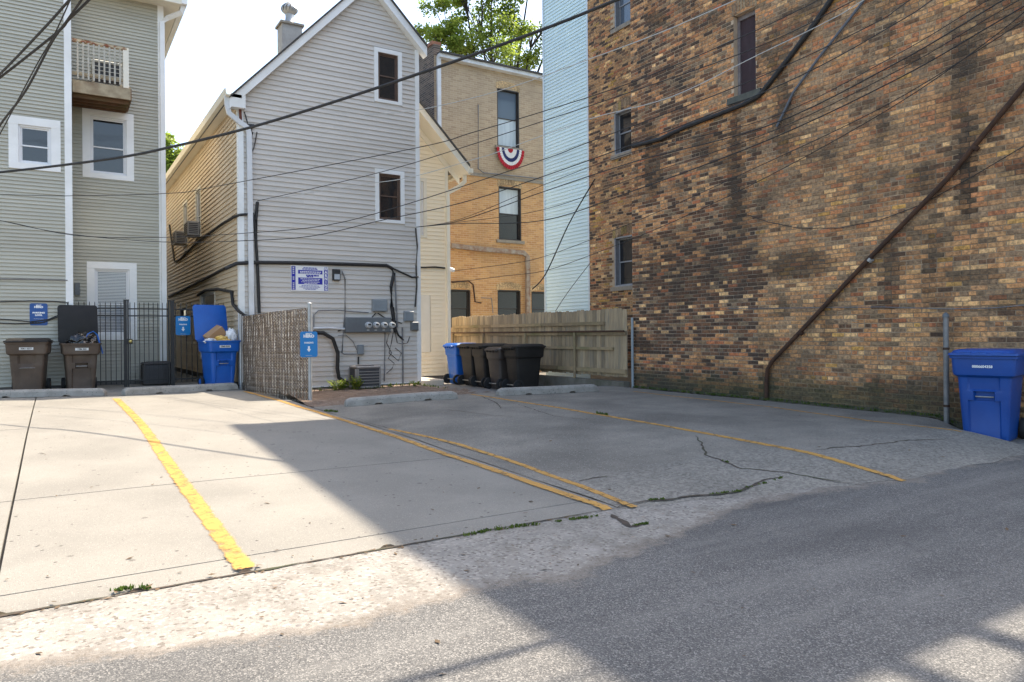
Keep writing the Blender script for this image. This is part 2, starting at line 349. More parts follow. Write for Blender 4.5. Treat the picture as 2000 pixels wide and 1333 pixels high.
def lot_mat():
    m = mat('lot_surface', (.225, .205, .172), (.155, .143, .12), scale=1.6, rough=.9, bump=.45, bscale=90, c3=(.095, .088, .075), s3=.75, f3=.7, detail=10, speck=[((.34, .31, .265), 75, .14), ((.06, .055, .048), 60, .14)])
    nt = m.node_tree; L = nt.links; b = nt.nodes['Principled BSDF']
    src = b.inputs['Base Color'].links[0].from_socket
    geo = nd(nt, 'ShaderNodeNewGeometry')
    at = nd(nt, 'ShaderNodeAttribute'); at.attribute_name = 'edge'
    n = nd(nt, 'ShaderNodeTexNoise'); n.inputs['Scale'].default_value = 1.1; n.inputs['Detail'].default_value = 9; n.inputs['Roughness'].default_value = .7; L.new(geo.outputs['Position'], n.inputs['Vector'])
    ad = nd(nt, 'ShaderNodeMath', operation='ADD'); L.new(at.outputs['Fac'], ad.inputs[0]); L.new(n.outputs['Fac'], ad.inputs[1])
    r = nd(nt, 'ShaderNodeMapRange'); r.inputs[1].default_value = .9; r.inputs[2].default_value = 1.1; L.new(ad.outputs[0], r.inputs[0])
    v = nd(nt, 'ShaderNodeTexVoronoi'); v.inputs['Scale'].default_value = 42; L.new(geo.outputs['Position'], v.inputs['Vector'])
    sp = nd(nt, 'ShaderNodeSeparateColor'); L.new(v.outputs['Color'], sp.inputs[0])
    a = nd(nt, 'ShaderNodeMix', data_type='RGBA'); L.new(sp.outputs[0], a.inputs[0]); a.inputs[6].default_value = (.07, .065, .057, 1); a.inputs[7].default_value = (.30, .28, .24, 1)
    a2 = nd(nt, 'ShaderNodeMix', data_type='RGBA'); a2.inputs[0].default_value = .55; L.new(a.outputs[2], a2.inputs[6]); L.new(src, a2.inputs[7])
    x = nd(nt, 'ShaderNodeMix', data_type='RGBA'); L.new(r.outputs[0], x.inputs[0]); L.new(src, x.inputs[6]); L.new(a2.outputs[2], x.inputs[7])
    L.new(x.outputs[2], b.inputs['Base Color'])
    return m
M_LOT = lot_mat()

def brick_tex(name, c1, c2, mo, axis, c3=(.1, .08, .06)):
    """brick pattern for walls too far away to show single bricks"""
    m = bpy.data.materials.new(name); m.use_nodes = True; nt = m.node_tree; L = nt.links; b = nt.nodes['Principled BSDF']
    geo = nd(nt, 'ShaderNodeNewGeometry'); sp = nd(nt, 'ShaderNodeSeparateXYZ'); L.new(geo.outputs['Position'], sp.inputs[0])
    cb = nd(nt, 'ShaderNodeCombineXYZ'); L.new(sp.outputs[0 if axis == 'X' else 1], cb.inputs[0]); L.new(sp.outputs[2], cb.inputs[1])
    br = nd(nt, 'ShaderNodeTexBrick'); L.new(cb.outputs[0], br.inputs['Vector'])
    br.inputs['Scale'].default_value = 1; br.inputs['Brick Width'].default_value = .215; br.inputs['Row Height'].default_value = .07
    br.inputs['Mortar Size'].default_value = .007; br.inputs['Bias'].default_value = 0
    br.inputs['Color1'].default_value = (*c1, 1); br.inputs['Color2'].default_value = (*c2, 1); br.inputs['Mortar'].default_value = (*mo, 1)
    n = nd(nt, 'ShaderNodeTexNoise'); n.inputs['Scale'].default_value = 1.5; n.inputs['Detail'].default_value = 9; L.new(geo.outputs['Position'], n.inputs['Vector'])
    r = nd(nt, 'ShaderNodeMapRange'); r.inputs[1].default_value = .45; r.inputs[2].default_value = .72; r.inputs[4].default_value = .5; L.new(n.outputs['Fac'], r.inputs[0])
    x = nd(nt, 'ShaderNodeMix', data_type='RGBA'); L.new(r.outputs[0], x.inputs[0]); L.new(br.outputs[0], x.inputs[6]); x.inputs[7].default_value = (*c3, 1)
    L.new(x.outputs[2], b.inputs['Base Color']); b.inputs['Roughness'].default_value = .95
    bp = nd(nt, 'ShaderNodeBump'); bp.inputs['Strength'].default_value = .6; bp.inputs['Distance'].default_value = .01; bp.invert = True
    L.new(br.outputs['Fac'], bp.inputs['Height']); L.new(bp.outputs[0], b.inputs['Normal'])
    MATS[name] = m; return m
M_ORB = brick_tex('orange_brick', (.60, .34, .14), (.44, .22, .09), (.58, .40, .24), 'X', (.40, .25, .12))
M_ORT = brick_tex('buff_brick', (.47, .35, .225), (.36, .255, .16), (.50, .40, .29), 'X', (.33, .25, .17))
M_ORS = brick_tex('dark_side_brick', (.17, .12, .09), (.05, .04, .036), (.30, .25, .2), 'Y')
M_BRF = brick_tex('brick_far', (.28, .20, .135), (.10, .075, .06), (.3, .24, .18), 'Y')

# ------------------------------------------------------------------ mesh builder
class MB:
    def __init__(s): s.v = []; s.f = []; s.c = []; s.at = []
    def quad(s, a, b, c, d, col=None):
        i = len(s.v); s.v += [Vector(a), Vector(b), Vector(c), Vector(d)]; s.f.append((i, i + 1, i + 2, i + 3)); s.c.append(col)
    def poly(s, pts, col=None):
        i = len(s.v); s.v += [Vector(p) for p in pts]; s.f.append(tuple(range(i, i + len(pts)))); s.c.append(col)
    def hexa(s, p, col=None):      # 8 corners: bottom 0-3, top 4-7
        i = len(s.v); s.v += [Vector(q) for q in p]
        for f in ((0, 3, 2, 1), (4, 5, 6, 7), (0, 1, 5, 4), (1, 2, 6, 5), (2, 3, 7, 6), (3, 0, 4, 7)):
            s.f.append(tuple(i + k for k in f)); s.c.append(col)
        return s
    def box(s, x0, x1, y0, y1, z0, z1, T=None, col=None):
        T = T or (lambda a, b, c: (a, b, c))
        return s.hexa([T(x0, y0, z0), T(x1, y0, z0), T(x1, y1, z0), T(x0, y1, z0), T(x0, y0, z1), T(x1, y0, z1), T(x1, y1, z1), T(x0, y1, z1)], col)
    def rbox(s, x0, x1, y0, y1, z0, z1, r=.01, T=None):     # chamfered box
        T = T or (lambda a, b, c: (a, b, c))
        def ring(z, k): return [(x0 + k, y0, z), (x1 - k, y0, z), (x1, y0 + k, z), (x1, y1 - k, z), (x1 - k, y1, z), (x0 + k, y1, z), (x0, y1 - k, z), (x0, y0 + k, z)]
        def sm(z): return [(x0 + r, y0 + r, z), (x1 - r, y0 + r, z), (x1 - r, y0 + r, z), (x1 - r, y1 - r, z), (x1 - r, y1 - r, z), (x0 + r, y1 - r, z), (x0 + r, y1 - r, z), (x0 + r, y0 + r, z)]
        s.loft([[T(*p) for p in R] for R in (sm(z0), ring(z0 + r, r), ring(z1 - r, r), sm(z1))]); return s
    def loft(s, rings, cap=True, closed=True):
        base = len(s.v); n = len(rings[0])
        for R in rings: s.v += [Vector(p) for p in R]
        for k in range(len(rings) - 1):
            for j in range(n if closed else n - 1):
                a = base + k * n + j; b = base + k * n + (j + 1) % n
                s.f.append((a, b, b + n, a + n)); s.c.append(None)
        if cap and closed:
            s.f.append(tuple(base + j for j in range(n))[::-1]); s.c.append(None)
            s.f.append(tuple(base + (len(rings) - 1) * n + j for j in range(n))); s.c.append(None)
        return s
    def tube(s, pts, r, n=6, cap=True):
        pts = [Vector(p) for p in pts]; rings = []
        for i, p in enumerate(pts):
            t = (pts[min(i + 1, len(pts) - 1)] - pts[max(i - 1, 0)]).normalized()
            a = t.cross(Vector((0, 0, 1)))
            if a.length < 1e-3: a = t.cross(Vector((1, 0, 0)))
            a.normalize(); b = t.cross(a)
            R = r[i] if isinstance(r, (list, tuple)) else r
            rings.append([p + a * (R * cos(2 * pi * k / n)) + b * (R * sin(2 * pi * k / n)) for k in range(n)])
        return s.loft(rings, cap)
    def rtube(s, pts, w, d, side):      # rectangular pipe, side = width direction
        pts = [Vector(p) for p in pts]; rings = []; side = Vector(side).normalized()
        for i, p in enumerate(pts):
            t = (pts[min(i + 1, len(pts) - 1)] - pts[max(i - 1, 0)]).normalized()
            b = t.cross(side).normalized(); a = b.cross(t).normalized()
            rings.append([p + a * x + b * y for x, y in ((-w / 2, -d / 2), (w / 2, -d / 2), (w / 2, d / 2), (-w / 2, d / 2))])
        return s.loft(rings)
    def lathe(s, o, axis, prof, n=16):
        ax = Vector(axis).normalized(); a = ax.orthogonal().normalized(); b = ax.cross(a); o = Vector(o)
        return s.loft([[o + ax * h + a * (r * cos(2 * pi * k / n)) + b * (r * sin(2 * pi * k / n)) for k in range(n)] for h, r in prof])
    def build(s, name, m, parent=None, smooth=False, bevel=0, fix=True):
        me = bpy.data.meshes.new(name)
        o0 = Vector((0, 0, 0))
        if parent is not None:
            o0 = wloc(parent)
        me.from_pydata([tuple(v - o0) for v in s.v], [], s.f)
        if any(c is not None for c in s.c):
            ca = me.color_attributes.new('Col', 'FLOAT_COLOR', 'CORNER')
            data = []
            for p, c in zip(me.polygons, s.c):
                data += list((*(c or (.3, .2, .1)), 1)) * p.loop_total
            ca.data.foreach_set('color', data)
        if s.at:
            at = me.attributes.new('edge', 'FLOAT', 'POINT'); at.data.foreach_set('value', s.at)
        if fix:
            bm = bmesh.new(); bm.from_mesh(me); bmesh.ops.recalc_face_normals(bm, faces=bm.faces); bm.to_mesh(me); bm.free()
        me.materials.append(m)
        if smooth:
            me.polygons.foreach_set('use_smooth', [True] * len(me.polygons))
            try: me.set_sharp_from_angle(angle=radians(38))
            except Exception: pass
        o = bpy.data.objects.new(name, me); C.objects.link(o)
        if parent is not None: o.parent = parent
        if bevel:
            b = o.modifiers.new('bevel', 'BEVEL'); b.width = bevel; b.segments = 2; b.limit_method = 'ANGLE'
        return o
def wloc(o):
    p = Vector(o.location)
    while o.parent: o = o.parent; p += Vector(o.location)
    return p
def thing(name, label, cat, loc=(0, 0, 0), group=None):
    o = bpy.data.objects.new(name, None); C.objects.link(o); o.location = loc; o.empty_display_size = .2
    o['label'] = label; o['category'] = cat
    if group: o['group'] = group
    return o
def tag(o, label, cat, group=None):
    o['label'] = label; o['category'] = cat
    if group: o['group'] = group
    return o
def recenter(o):                # top-level single mesh: move origin to its base centre
    me = o.data; vs = [v.co for v in me.vertices]
    c = Vector(((min(v.x for v in vs) + max(v.x for v in vs)) / 2, (min(v.y for v in vs) + max(v.y for v in vs)) / 2, min(v.z for v in vs)))
    me.transform(Matrix.Translation(-c)); o.location = o.location + c; return o
def struct(o): o['kind'] = 'structure'; return o
def copy_tree(o, parent=None):
    c = o.copy(); C.objects.link(c)
    if parent is not None: c.parent = parent
    for ch in o.children: copy_tree(ch, c)
    return c
def planeY(y): return lambda u, d, z: (u, y - d, z)        # wall facing the camera side (-Y); d = outwards
def planeX(x): return lambda u, d, z: (x - d, u, z)        # wall facing -X
_tx = {}
def text_mesh(body, size, bold=0.0):
    key = (body, size, bold)
    if key in _tx: return _tx[key]
    cu = bpy.data.curves.new('lettering', 'FONT'); cu.body = body; cu.size = size; cu.align_x = 'CENTER'; cu.align_y = 'CENTER'; cu.offset = bold; cu.resolution_u = 3
    o = bpy.data.objects.new('lettering', cu); C.objects.link(o)
    dg = bpy.context.evaluated_depsgraph_get(); me = bpy.data.meshes.new_from_object(o.evaluated_get(dg))
    bpy.data.objects.remove(o)
    r = ([v.co.copy() for v in me.vertices], [tuple(p.vertices) for p in me.polygons])
    _tx[key] = r; return r
def lettering(body, size, T, u, d, z, m, parent, bold=0.0, sx=1.0, name='lettering', flip=1):
    vs, fs = text_mesh(body, size, bold); b = MB()
    b.v = [Vector(T(u + v.x * sx * flip, d, z + v.y)) for v in vs]; b.f = list(fs); b.c = [None] * len(fs)
    return b.build(name, m, parent, fix=False)

# ------------------------------------------------------------------ ground
def grid(name, xs, ys, m, off=0.0, zf=None, edge=None, parent=None):
    b = MB(); zf = zf or G
    for y in ys:
        for x in xs:
            b.v.append(Vector((x, y, zf(x, y) + off)))
            if edge: b.at.append(edge(x, y))
    n = len(xs)
    for j in range(len(ys) - 1):
        for i in range(n - 1):
            a = j * n + i; b.f.append((a, a + 1, a + n + 1, a + n)); b.c.append(None)
    return b.build(name, m, parent, smooth=True, fix=False)
def fr(a, b, n): return [a + (b - a) * i / n for i in range(n + 1)]
struct(grid('ground', fr(-90, -8, 8) + fr(-7, 13, 60) + fr(14, 90, 8), fr(-60, 2, 6) + fr(2.5, 20, 60) + fr(22, 110, 8), M_GRND, -.022))
# where the asphalt of the alley ends (photo points) -> curve y(x)
EDG = sorted([tuple(onG(px, py).xy) for px, py in ((60, 1300), (330, 1268), (650, 1225), (800, 1180), (930, 1150), (1100, 1132), (1260, 1065), (1370, 1022), (1450, 985), (1600, 958), (1780, 937), (1900, 905))])
def alley_edge(x, y):
    t = interp(EDG, x); return (y - t) * 1.2
def alley_z(x, y): return G(x, y) + .004 + .012 * noise.noise((x * .7, y * .7, 3)) * (1 if y < 4 else .3)
struct(grid('alley', fr(-40, -4.2, 6) + fr(-4, 11.5, 155) + fr(12, 40, 6), fr(-30, -1, 6) + fr(-.8, 4.33, 66), M_ALLEY, 0, lambda x, y: G(x, y) + .004 if y > 3.2 or True else 0, alley_edge))
# concrete slab in panels
slab = bpy.data.objects.new('parking_slab', None); C.objects.link(slab); slab.location = (0, 4.3, 0); struct(slab)
SX1 = 3.66
ja = [onG(360, 946).y, onG(300, 826).y]
ys_ = [4.31, 4.31 + .28, ja[0], ja[1], 13.6, 18.9]
xs_ = [-9, -6.2, -3.2, -.27, SX1]
for i in range(len(xs_) - 1):
    for j in range(len(ys_) - 1):
        gx = .009 if i < len(xs_) - 2 else .0; g = .005
        x0, x1, y0, y1 = xs_[i] + (.009 if i else 0), xs_[i + 1] - gx, ys_[j] + g * (j > 0), ys_[j + 1] - (.004 if j == 0 else g)
        if j > 3: x0, x1 = x0, min(x1, 3.3)
        nx = max(2, int((x1 - x0) / .3)); ny = max(2, int((y1 - y0) / .3)); X = fr(x0, x1, nx); Y = fr(y0, y1, ny); b = MB()
        jit = (RND.random() - .5) * .003
        for y in Y:
            for x in X:
                e = 0
                if x in (X[0], X[-1]) or y in (Y[0], Y[-1]): e = -.006
                zz = G(x, y) + .016 + e + jit
                yy = y
                if j == 0 and y == Y[0]: yy = y + .006 * noise.noise((x * 5, 1, 0)) ; zz -= .004
                b.v.append(Vector((x, yy, zz)))
        n = len(X)
        for q in range(len(Y) - 1):
            for p in range(n - 1): a = q * n + p; b.f.append((a, a + 1, a + n + 1, a + n)); b.c.append(None)
        # skirts
        per = [q for q in range(n)] + [n * (q + 1) - 1 for q in range(1, len(Y))] + [n * len(Y) - 1 - q for q in range(1, n)] + [n * (len(Y) - 1 - q) for q in range(1, len(Y) - 1)]
        base = len(b.v)
        for q in per: b.v.append(b.v[q] - Vector((0, 0, .1)))
        for q in range(len(per)):
            r = (q + 1) % len(per); b.f.append((per[q], base + q, base + r, per[r])); b.c.append(None)
        b.build('slab_panel', M_CONC, slab, smooth=True, fix=False)
# old lot to the right
def lot_edge(x, y):
    near = .95 - sst(4.1, 5.6, y + .35 * noise.noise((x * .8, y * .8, 0)) - (.35 if x < 6.3 else 0))
    return near
def lot_front(x): return 3.62 if x > 6.4 else 3.62 + (6.4 - x) / 2.7 * .62
b = MB(); LX = fr(SX1 + .006, 10.0, 62); LN = 70
for k in range(LN + 1):
    for x in LX:
        y = lot_front(x) + (12.15 - lot_front(x)) * k / LN
        yy = y + (.05 * noise.noise((x * 2.2, 5, 0)) if k == 0 else 0)
        b.v.append(Vector((x, yy, G(x, yy) + .010 * min(1, k / 3) + .0055 + .008 * noise.noise((x * .9, y * .9, 8))))); b.at.append(lot_edge(x, y))
n = len(LX)
for k in range(LN):
    for i in range(n - 1): a = k * n + i; b.f.append((a, a + 1, a + n + 1, a + n)); b.c.append(None)
lot = struct(b.build('parking_lot', M_LOT, smooth=True, fix=False))
def SURF(x, y):
    if x < SX1 and y > 4.31: return G(x, y) + .018
    if x > SX1 and y > 3.7: return G(x, y) + .0155 + .008 * noise.noise((x * .9, y * .9, 8))
    return G(x, y) + .006
struct(grid('dirt_bed', fr(3.75, 8.3, 40), fr(12.1, 16.4, 30), M_DIRT, .01, lambda x, y: G(x, y) + .10 * sst(12.4, 13.6, y) * (1 - sst(7.2, 8.0, x)) + .03 * noise.noise((x * 3, y * 3, 0)) + .02 * noise.noise((x * 9, y * 9, 0))))
def GD(x, y): return G(x, y) + .10 * sst(12.4, 13.6, y) * (1 - sst(7.2, 8.0, x)) + .02
struct(grid('side_path', fr(7.9, 10.3, 12), fr(12.16, 19.6, 20), M_OLD, .0, lambda x, y: G(x, y) + .012 * noise.noise((x * 2, y * 2, 4)) + .012))

def ribbon(name, pts, wid, m, parent, off=.003, jag=0.0, edgev=None, step=.06):
    """flat strip draped on the ground along photo-derived ground points"""
    P = [Vector((p[0], p[1])) for p in pts]; Q = []
    for a, c in zip(P, P[1:]):
        n = max(1, int((c - a).length / step))
        for k in range(n): Q.append(a + (c - a) * (k / n))
    Q.append(P[-1]); b = MB(); tot = len(Q)
    W = wid if callable(wid) else (lambda t: wid)
    cols = (-1, -.62, 0, .62, 1)
    for i, q in enumerate(Q):
        t = (Q[min(i + 1, tot - 1)] - Q[max(i - 1, 0)]).normalized(); s_ = Vector((-t.y, t.x)); ww = W(i / max(1, tot - 1)) / 2
        jj = jag * noise.noise((q.x * 7, q.y * 7, 2)) if jag else 0
        for k in cols:
            wv = ww * k * (min(1, .15 + 6 * min(i, tot - 1 - i) / tot) if jag else 1) * (1 + (.9 * noise.noise((q.x * 11, q.y * 11, k)) if jag else 0)); x = q.x + s_.x * (wv + jj); y = q.y + s_.y * (wv + jj)
            b.v.append(Vector((x, y, SURF(x, y) + off)))
            b.at.append((-.22 if abs(k) == 1 else .06) if edgev is None else edgev)
    n = len(cols)
    for i in range(tot - 1):
        for k in range(n - 1): a = i * n + k; b.f.append((a, a + 1, a + n + 1, a + n)); b.c.append(None)
    return b.build(name, m, parent, fix=False)
def gp(*pp): return [onG(px, py, .015) for px, py in pp]
ribbon('painted_line', gp((478, 1112), (350, 935), (270, 822), (226, 779)), .145, M_PAINT, slab)
ribbon('painted_line', gp((1188, 994), (1000, 931), (880, 891), (780, 856), (612, 803), (545, 783), (478, 765)), .12, M_PAINT, slab)
ribbon('painted_line', gp((1240, 991), (1130, 948), (1010, 905), (900, 870), (760, 838)), .085, M_PAINT, lot)
ribbon('painted_line', gp((1766, 938), (1620, 896), (1400, 851), (1110, 800), (970, 778), (920, 771)), .11, M_PAINT, lot)
ribbon('painted_line', gp((1878, 844), (1700, 823), (1500, 795), (1350, 778), (1237, 765)), .09, M_PAINT, lot)
for pts, wd, par in ((((1360, 850), (1376, 876), (1378, 890), (1412, 902), (1450, 916), (1530, 923), (1690, 948)), .02, lot),
                     (((1236, 981), (1300, 976), (1370, 968), (1440, 962), (1490, 938), (1530, 930)), .028, lot),
                     (((1195, 1003), (1215, 1015), (1232, 1026), (1262, 1022)), .05, lot),
                     (((1130, 940), (1180, 930), (1195, 932)), .02, lot),
                     (((1590, 880), (1680, 872), (1760, 862), (1850, 858)), .018, lot),
                     (((940, 775), (968, 786), (980, 800)), .02, lot), (((1010, 790), (1080, 812), (1160, 822)), .014, lot), (((870, 800), (960, 812), (1010, 815)), .014, lot)):
    ribbon('crack', gp(*pts), wd, M_SOIL, par, .0025, jag=.03, edgev=0, step=.025)
ribbon('crack', gp((1232, 990), (1100, 939), (980, 897), (860, 862), (740, 832), (700, 822)), .012, M_SOIL, lot, .002, jag=.012, edgev=0, step=.03)
# broken seam between slab and alley, filled with dark soil
b_pts = [(x, 4.291 + .006 * noise.noise((x * 1.3, 0, 0))) for x in fr(-5, 4.0, 120)]
ribbon('seam', b_pts, lambda t: .018 + .04 * max(0, noise.noise((t * 22, 0, 0))), M_SOIL, slab, .004, jag=.012, edgev=0, step=.02)

# ------------------------------------------------------------------ helpers for walls
def siding(parent, T, poly, e, holes, m, u_gap=0.0, proud=.024):
    """lapped boards, one object per course run, inside a polygon (u,z), cut at the holes"""
    zs = [p[1] for p in poly]; z0, z1 = min(zs), max(zs); k = 0; pr0 = proud
    def span(z):
        xs = []
        for (ua, za), (ub, zb) in zip(poly, poly[1:] + poly[:1]):
            if za == zb: continue
            t = (z - za) / (zb - za)
            if -1e-9 <= t <= 1 + 1e-9: xs.append(ua + (ub - ua) * t)
        return (min(xs), max(xs)) if len(xs) >= 2 else None
    z = z0
    while z < z1 - .01:
        zt = min(z + e, z1); lo = span(z + .0005); hi = span(zt - .0005); mid = span((z + zt) / 2)
        if lo and hi:
            cuts = [(h[0], h[1]) for h in holes if h[2] < (z + zt) / 2 < h[3]]
            segs = [(None, None)]; runs = []
            cur = mid[0]; marks = sorted(cuts)
            edges = []
            for c in marks: edges.append((cur, c[0])); cur = c[1]
            edges.append((cur, mid[1]))
            E2 = []
            for (ea, eb) in edges:          # panel ends overlap at staggered places
                if eb - ea > 2.4:
                    ec = ea + (eb - ea) * (.25 + .5 * RND.random()); E2 += [(ea, ec, 0), (ec - .002, eb, 1)]
                else: E2.append((ea, eb, 0))
            nfirst, nlast = 0, len(E2) - 1
            for i, (a, c, lap) in enumerate(E2):
                if c - a < .02: continue
                proud = pr0 + (.002 if lap else 0) + (RND.random() - .5) * .0025; zj = (RND.random() - .5) * .0025
                la, ha = (lo[0], hi[0]) if i == 0 else (a, a)
                lc, hc = (lo[1], hi[1]) if i == nlast else (c, c)
                b = MB(); ov = .004
                b.v = [Vector(T(*q)) for q in ((la, 0, z + zj), (lc, 0, z - zj), (lc, proud, z - zj), (la, proud, z + zj), (la, proud * .92, z + .012 + zj), (lc, proud * .92, z + .012 - zj), (hc, .002, zt + ov), (ha, .002, zt + ov))]
                b.f = [(0, 1, 2, 3), (3, 2, 5, 4), (4, 5, 6, 7)]; b.c = [None] * 3
                b.build('siding_board', m, parent, fix=False)
        z = zt; k += 1
def wallpoly(parent, name, T, poly, depth, m, holes=()):
    """thick wall behind the cladding with real openings (strips between holes)"""
    b = MB(); zs = sorted({p[1] for p in poly} | {z for h in holes for z in h[2:4]})
    us = sorted({p[0] for p in poly})
    def span(z):
        xs = []
        for (ua, za), (ub, zb) in zip(poly, poly[1:] + poly[:1]):
            if za == zb: continue
            t = (z - za) / (zb - za)
            if -1e-9 <= t <= 1 + 1e-9: xs.append(ua + (ub - ua) * t)
        return (min(xs), max(xs))
    for za, zb in zip(zs, zs[1:]):
        if zb - za < 1e-4: continue
        lo, hi = span(za + 1e-5), span(zb - 1e-5); mid = (za + zb) / 2
        cuts = sorted((h[0], h[1]) for h in holes if h[2] < mid < h[3])
        cur = None; ed = []
        st = (lo[0], hi[0])
        for c in cuts: ed.append((st, (c[0], c[0]))); st = (c[1], c[1])
        ed.append((st, (lo[1], hi[1])))
        for a, c in ed:
            b.hexa([T(a[0], 0, za), T(c[0], 0, za), T(c[0], -depth, za), T(a[0], -depth, za), T(a[1], 0, zb), T(c[1], 0, zb), T(c[1], -depth, zb), T(a[1], -depth, zb)])
    return b.build(name, m, parent)
def rectY(Y, l, t, r, bt):
    xm = (l + r) / 2; ym = (t + bt) / 2
    return onY(l, ym, Y).x, onY(r, ym, Y).x, onY(xm, bt, Y).z, onY(xm, t, Y).z
def window(parent, T, h, trim=.1, m_tr=None, m_sash=None, m_pane=None, sill=True, rec=.05, tr_out=.028, mull=0.5, blind=None, m_low=None, arch=0, m_sill=None):
    """h = opening (u0,u1,z0,z1); sash window with frame, panes, trim boards"""
    u0, u1, z0, z1 = h; b = MB(); m_sash = m_sash or M_SASHW; m_pane = m_pane or M_GL
    fw = .035
    for (a, c, e, f) in ((u0, u0 + fw, z0, z1), (u1 - fw, u1, z0, z1), (u0 + fw, u1 - fw, z0, z0 + fw), (u0 + fw, u1 - fw, z1 - fw, z1)):
        b.box(a, c, -rec - .03, -.004, e, f, T)
    win = b.build('window', m_sash, parent)
    zm = z0 + (z1 - z0) * mull; s_ = .03
    for k, (a, c, dd) in enumerate(((z0 + fw, zm + .015, -rec + .005), (zm - .015, z1 - fw, -rec + .018))):
        b = MB(); p, q = u0 + fw, u1 - fw
        for (x0, x1, y0, y1) in ((p, p + s_, a, c), (q - s_, q, a, c), (p + s_, q - s_, a, a + s_), (p + s_, q - s_, c - s_, c)):
            b.box(x0, x1, dd - .02, dd, y0, y1, T)
        b.build('sash', m_sash, win)
        b = MB(); b.box(p + s_ - .004, q - s_ + .004, dd - .014, dd - .010, a + s_ - .004, c - s_ + .004, T)
        b.build('pane', (m_low if (k == 0 and m_low) else m_pane), win)
    if blind:
        b = MB(); zz = z0 + .05
        while zz < z1 - .05:
            b.hexa([T(u0 + .07, -rec + .006 if zz > zm else -rec - .006, zz), T(u1 - .07, -rec + .006 if zz > zm else -rec - .006, zz), T(u1 - .07, -rec - .004 if zz > zm else -rec - .012, zz), T(u0 + .07, -rec - .004 if zz > zm else -rec - .012, zz),
                    T(u0 + .07, -rec + .010 if zz > zm else -rec - .004, zz + .028), T(u1 - .07, -rec + .010 if zz > zm else -rec - .004, zz + .028), T(u1 - .07, -rec, zz + .028), T(u0 + .07, -rec, zz + .028)])
            zz += .034
            if not blind == 'full' and zz < zm: zz = max(zz, zm - .02) if zz > zm - .3 else zz
        b.build('blind', M_BLIND, win)
    if trim:
        for (a, c, e, f, o) in ((u0 - trim, u0, z0, z1, 0), (u1, u1 + trim, z0, z1, 0), (u0 - trim, u1 + trim, z1, z1 + trim, .003), (u0 - trim, u1 + trim, z0 - trim * (.75 if sill else 1), z0, .006)):
            b = MB(); b.box(a, c, -rec - .03, tr_out + o, e, f, T); b.build('casing', m_tr or M_TR, win)
    return win

# ------------------------------------------------------------------ grey house with beige body
GY, GX0, GX1 = 16.3, 3.40, 7.61
gh = thing('frame_house', 'tall narrow grey vinyl house with steep gable and beige side wall', 'house', (5.5, GY, .1))
Tg = planeY(GY)
gzb = onY(760, 748, GY).z
eL = onY(470, 196, GY).z; eR = onY(815, 98, GY).z
pk = onY(720, -24, GY)
gpoly = [(GX0, gzb), (GX1, gzb), (GX1, eR), (pk.x, pk.z), (GX0, eL)]
r1 = rectY(GY, 738, 106, 777, 197); r2 = rectY(GY, 740, 341, 782, 430)
h1 = [r1, r2]
wallpoly(gh, 'front_wall', Tg, gpoly, .14, M_VG, h1)
siding(gh, Tg, gpoly, .111, [(a - .10, c + .10, e - .08, f + .10) for a, c, e, f in h1], M_VG)
for h in h1: window(gh, Tg, h, .10, M_TR, M_SASHB, M_GL, mull=.52)
b = MB(); b.box(GX0 - .02, GX1 + .02, -.12, -.01, -.1, gzb, Tg); b.build('foundation', M_FOUND, gh)
b = MB(); b.box(GX0, GX1, .012, .03, gzb - .03, gzb + .004, Tg); b.build('starter_strip', M_TR, gh)
# corner boards
for u0, u1 in ((GX0 - .02, GX0 + .085), (GX1 - .085, GX1 + .02)):
    b = MB(); b.box(u0, u1, -.02, .03, gzb - .02, (eL if u0 < 5 else eR) - .02, Tg); b.build('corner_board', M_TR, gh)
# rakes
for (a, za, c, zc) in ((GX0 - .22, eL - .03 - .22 * (pk.z - eL) / (pk.x - GX0), pk.x, pk.z - .03), (GX1 + .16, eR - .03 - .16 * (pk.z - eR) / (GX1 - pk.x), pk.x, pk.z - .03)):
    b = MB(); sl_ = (zc - za) / (c - a); w_ = .22
    b.hexa([Tg(a, .20, za - .0), Tg(c, .20, zc), Tg(c, -.02, zc), Tg(a, -.02, za), Tg(a, .20, za + w_), Tg(c, .20, zc + w_), Tg(c, -.02, zc + w_), Tg(a, -.02, za + w_)])
    b.build('rake_board', M_TR, gh)
    b = MB(); b.hexa([Tg(a, .24, za + w_), Tg(c, .24, zc + w_), Tg(c, -12, zc + w_), Tg(a, -12, za + w_), Tg(a - .0, .24, za + w_ + .05), Tg(c, .24, zc + w_ + .05), Tg(c, -12, zc + w_ + .05), Tg(a, -12, za + w_ + .05)])
    b.build('roof', M_ROOF, gh)
b = MB(); b.box(GX0 - .21, GX0 + .1, -.02, .195, eL - .22, eL + .06, Tg); b.build('eave_return', M_TR, gh)
